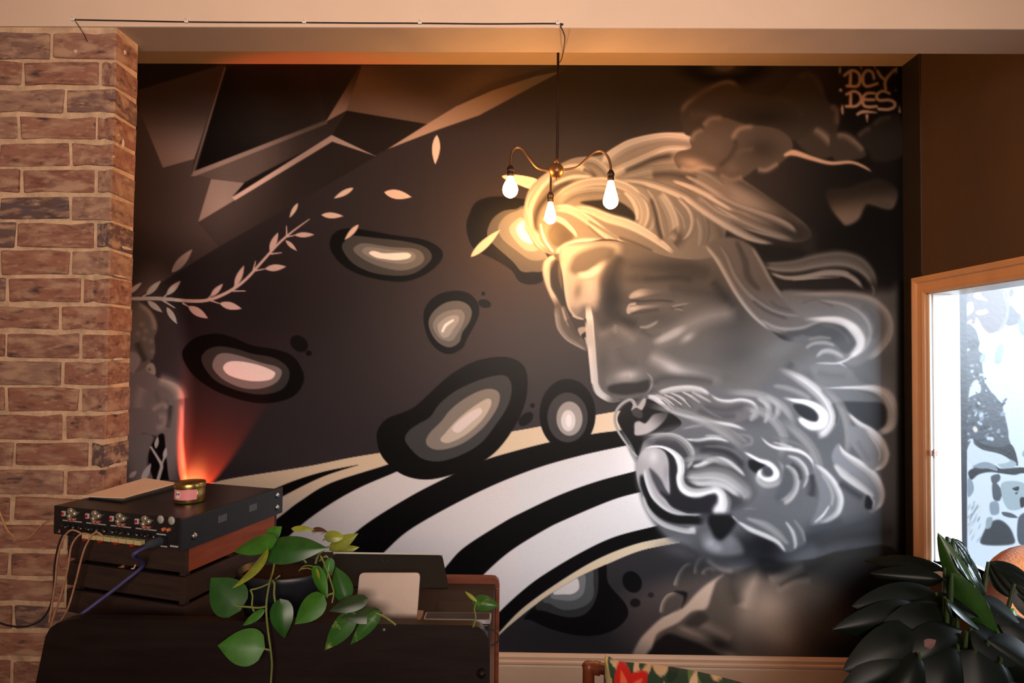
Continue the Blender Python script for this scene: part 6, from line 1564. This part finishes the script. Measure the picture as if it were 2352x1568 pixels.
# ------------------------------------------------------------------ orange armchair by the window
boucle = mat('orange_boucle', S(190, 112, 58), .95, .1, var=.18, scale=90, bump=1., bscale=170, sheen=.4)
ach = empty('orange_armchair', (1.655, 1.83, 0), R(-8), 'orange boucle armchair with rounded back below the window', 'armchair')
rows = []
zt_ = at_y(2330, 1246, 1.83).z
for i in range(13):
    t = i / 12; a = math.pi * t
    row = []
    for j in range(15):
        s_ = -1 + 2 * j / 14
        x = .225 * s_; y = .08 * (s_ * s_) * -1
        zz = zt_ - .05 * abs(s_) ** 3
        th = .055
        if i < 4: p = (x, y - th, .40 + (zz - th - .40) * i / 4)
        elif i > 8: p = (x, y + th, .40 + (zz - th - .40) * (12 - i) / 4)
        else:
            b = math.pi * (i - 4) / 4
            p = (x, y - th * math.cos(b), zz - th + th * math.sin(b))
        row.append(p)
    rows.append(row)
MB().grid(rows).build('backrest', boucle, ach)
MB().bbox(-.215, .215, -.46, -.06, .26, .43, .04).build('seat', boucle, ach)
for sx in (-.19, .19):
    for sy in (-.42, -.03):
        MB().tube([(sx, sy, 0), (sx * .95, sy, .27)], [.014, .02], 10).build('leg', dark_wood, ach)

# ------------------------------------------------------------------ big glossy-leaved plant, lower right
lilym = leaf_mat('glossy_dark_leaf', S(13, 20, 14), .36, var=.2)
lilym.node_tree.nodes['Principled BSDF'].inputs['Specular IOR Level'].default_value = .2
lilyg = leaf_mat('glossy_green_leaf', S(46, 82, 30), .34, var=.2)
lilyr = leaf_mat('shiny_ribbed_leaf', S(30, 48, 34), .2, var=.2)
lilyb = leaf_mat('backlit_bright_leaf', S(72, 130, 34), .35, var=.15)  # light from behind put into the leaf as a brighter green
lc = at_y(2190, 1568, 1.42)
lily = empty('leafy_plant', (lc.x - .03, 1.42, 0), 0, 'large dark glossy-leaved plant in a pot in the right corner', 'plant')
MB().lathe([(.001, 0), (.11, 0), (.125, .01), (.16, .27), (.17, .28), (.17, .30), (.155, .30), (.15, .27), (.001, .26)], n=32).build('pot', mat('charcoal_pot', S(44, 42, 42), .6, .3), lily)
MB().lathe([(.001, .275), (.08, .272), (.152, .265)], n=24).build('soil', MATS['potting_soil'], lily)
RL = [  # stalk, tip, half width, depth, tip depth, tone, tilt
    (2236, 1402, 2154, 1224, 24, 1.46, 1.50, lilyg, (-.7, -1, .1), dict(curl=.1, fold=.5)),
    (2176, 1232, 2284, 1366, 44, 1.52, 1.47, lilyr, (.45, -.7, .9), dict(curl=.3, fold=.12, rib=.0016)),
    (2190, 1236, 2236, 1330, 26, 1.50, 1.48, lilyr, (-.1, -.7, .9), dict(curl=.2, fold=.2, rib=.0013)),
    (2070, 1372, 2286, 1400, 38, 1.44, 1.40, lilym, (-.1, -.7, .8), dict(curl=.9, fold=.25)),
    (2186, 1316, 2292, 1478, 27, 1.42, 1.40, lilyg, (-.8, -1, -.1), dict(curl=.1, fold=.3)),
    (2205, 1318, 2308, 1420, 16, 1.44, 1.43, lilyr, (.8, -.6, .8), dict(curl=.1, fold=.3)),
    (2170, 1370, 2262, 1446, 20, 1.40, 1.38, lilyr, (.5, -.6, 1.1), dict(curl=.2, fold=.3)),
    (2176, 1376, 2192, 1418, 8, 1.39, 1.38, lilyr, (.6, -.8, .6), dict(curl=.2, fold=.3)),
    (2270, 1290, 2400, 1390, 56, 1.50, 1.42, lilym, (.1, -1, .5), dict(curl=.2, fold=.2, rib=.0010)),
    (2300, 1480, 2338, 1396, 30, 1.40, 1.43, lilyb, (-.1, -1, .4), dict(curl=.3, fold=.3)),
    (2170, 1302, 1990, 1276, 20, 1.50, 1.54, lilym, (0, -.8, .8), dict(curl=.35, fold=.3)),
    (2180, 1310, 2040, 1262, 15, 1.52, 1.56, lilym, (0, -.8, .9), dict(curl=.3, fold=.3)),
    (2170, 1330, 2000, 1316, 28, 1.46, 1.50, lilym, (0, -.9, .5), dict(curl=.4, fold=.3)),
    (2150, 1360, 1960, 1392, 48, 1.44, 1.42, lilym, (-.2, -1, .4), dict(curl=.3, fold=.2)),
    (2130, 1400, 1930, 1452, 50, 1.42, 1.38, lilym, (-.2, -1, .3), dict(curl=.3, fold=.2)),
    (2200, 1410, 2010, 1500, 60, 1.40, 1.36, lilym, (-.2, -1, .3), dict(curl=.3, fold=.2)),
    (2150, 1450, 1950, 1540, 60, 1.38, 1.34, lilym, (-.3, -1, .2), dict(curl=.3, fold=.2)),
    (2220, 1450, 2060, 1560, 64, 1.37, 1.33, lilym, (-.2, -1, .3), dict(curl=.3, fold=.2)),
    (2120, 1500, 1940, 1610, 60, 1.36, 1.32, lilym, (-.3, -1, .1), dict(curl=.3, fold=.2)),
    (2230, 1440, 2352, 1520, 58, 1.38, 1.34, lilym, (.2, -1, .5), dict(curl=.3, fold=.2)),
    (2200, 1480, 2150, 1620, 66, 1.36, 1.30, lilym, (0, -1, .3), dict(curl=.3, fold=.2)),
    (2240, 1490, 2250, 1640, 66, 1.35, 1.30, lilym, (0, -1, .3), dict(curl=.3, fold=.2)),
    (2270, 1470, 2420, 1570, 62, 1.36, 1.32, lilym, (.3, -1, .3), dict(curl=.3, fold=.2)),
    (2290, 1410, 2420, 1470, 52, 1.42, 1.38, lilym, (.2, -1, .5), dict(curl=.3, fold=.2)),
    (2180, 1390, 2080, 1470, 46, 1.42, 1.37, lilym, (-.2, -1, .2), dict(curl=.3, fold=.2)),
    (2250, 1370, 2350, 1440, 40, 1.44, 1.40, lilym, (.3, -1, .6), dict(curl=.3, fold=.2)),
    (2110, 1500, 2040, 1650, 62, 1.35, 1.30, lilym, (-.2, -1, .2), dict(curl=.2, fold=.2)),
    (2300, 1510, 2340, 1660, 62, 1.34, 1.30, lilym, (.2, -1, .2), dict(curl=.2, fold=.2)),
    (2330, 1340, 2400, 1440, 40, 1.46, 1.42, lilym, (.1, -1, .6), dict(curl=.2, fold=.2))]
crown = Vector((lc.x - .03, 1.42, .28))
for ax, ay, tx, ty, hw, Y0, Y1, m_, tilt, kw in RL:
    if m_ is lilym:
        tilt = tuple(c + random.uniform(-.28, .28) for c in tilt); kw = dict(kw, fold=random.uniform(.12, .5), curl=random.uniform(.05, .6)); hw *= random.uniform(.62, .95)
    pxleaf(lily, ax, ay, tx, ty, hw, Y0, m_, tilt, Y1, narrow=True, nu=15, nv=24 if kw.get('rib') else 8, **kw)
    b_ = at_y(ax, ay, Y0); mid = (b_ + crown) / 2 + Vector((0, 0, .08))
    under(lily, 'stalk', MB().tube(spline([crown, mid, b_], 6), [.005] * 12 + [.0035], 7), mat('plant_stalk', S(50, 72, 36), .5, .4) if 'plant_stalk' not in MATS else MATS['plant_stalk'])
pinkm = mat('dusty_pink_petal', S(120, 84, 80), .6, .3)
for x, y in ((2128, 1482),):
    c = at_y(x, y, 1.30)
    under(lily, 'petal', heart_leaf(c, c + Vector((.022, 0, .012)), .010, Vector((0, -1, .4)), nu=6, nv=4), pinkm)

# ------------------------------------------------------------------ red uplight on a slim stand behind the counter
ul = at_y(414, 1146, YM - .07)
upl = empty('red_uplight', (ul.x, ul.y, 0), 0, 'small red uplight washing the mural behind the amplifier', 'lamp')
MB().lathe([(.001, 0), (.075, 0), (.075, .012), (.012, .02), (.001, .02)], n=24).build('base', blk_p, upl)
MB().tube([(0, 0, .015), (0, 0, ul.z - .10)], .007, 10).build('pole', blk_p, upl)
MB().lathe([(.001, ul.z - .10), (.030, ul.z - .10), (.034, ul.z - .09), (.036, ul.z - .02), (.033, ul.z - .02), (.030, ul.z - .07), (.001, ul.z - .075)], n=24).build('can', blk_p, upl)
def spot(name, loc, target, power, colour, cone, blend, radius=.012):
    d = bpy.data.lights.new(name, 'SPOT'); d.energy = power; d.color = colour; d.spot_size = cone; d.spot_blend = blend; d.shadow_soft_size = radius
    o = bpy.data.objects.new(name, d); COL.objects.link(o); o.parent = upl
    o.location = Vector(loc) - upl.location; o.rotation_euler = (Vector(target) - Vector(loc)).to_track_quat('-Z', 'Y').to_euler()
lp = Vector((ul.x, ul.y, ul.z - .03))
spot('uplight_beam', lp, lp + Vector((.06, .11, .20)), 72.0, (1.0, .085, .028), R(62), .22)
spot('uplight_core', lp, lp + Vector((.045, .14, .17)), 38.0, (1.0, .42, .10), R(50), .7)
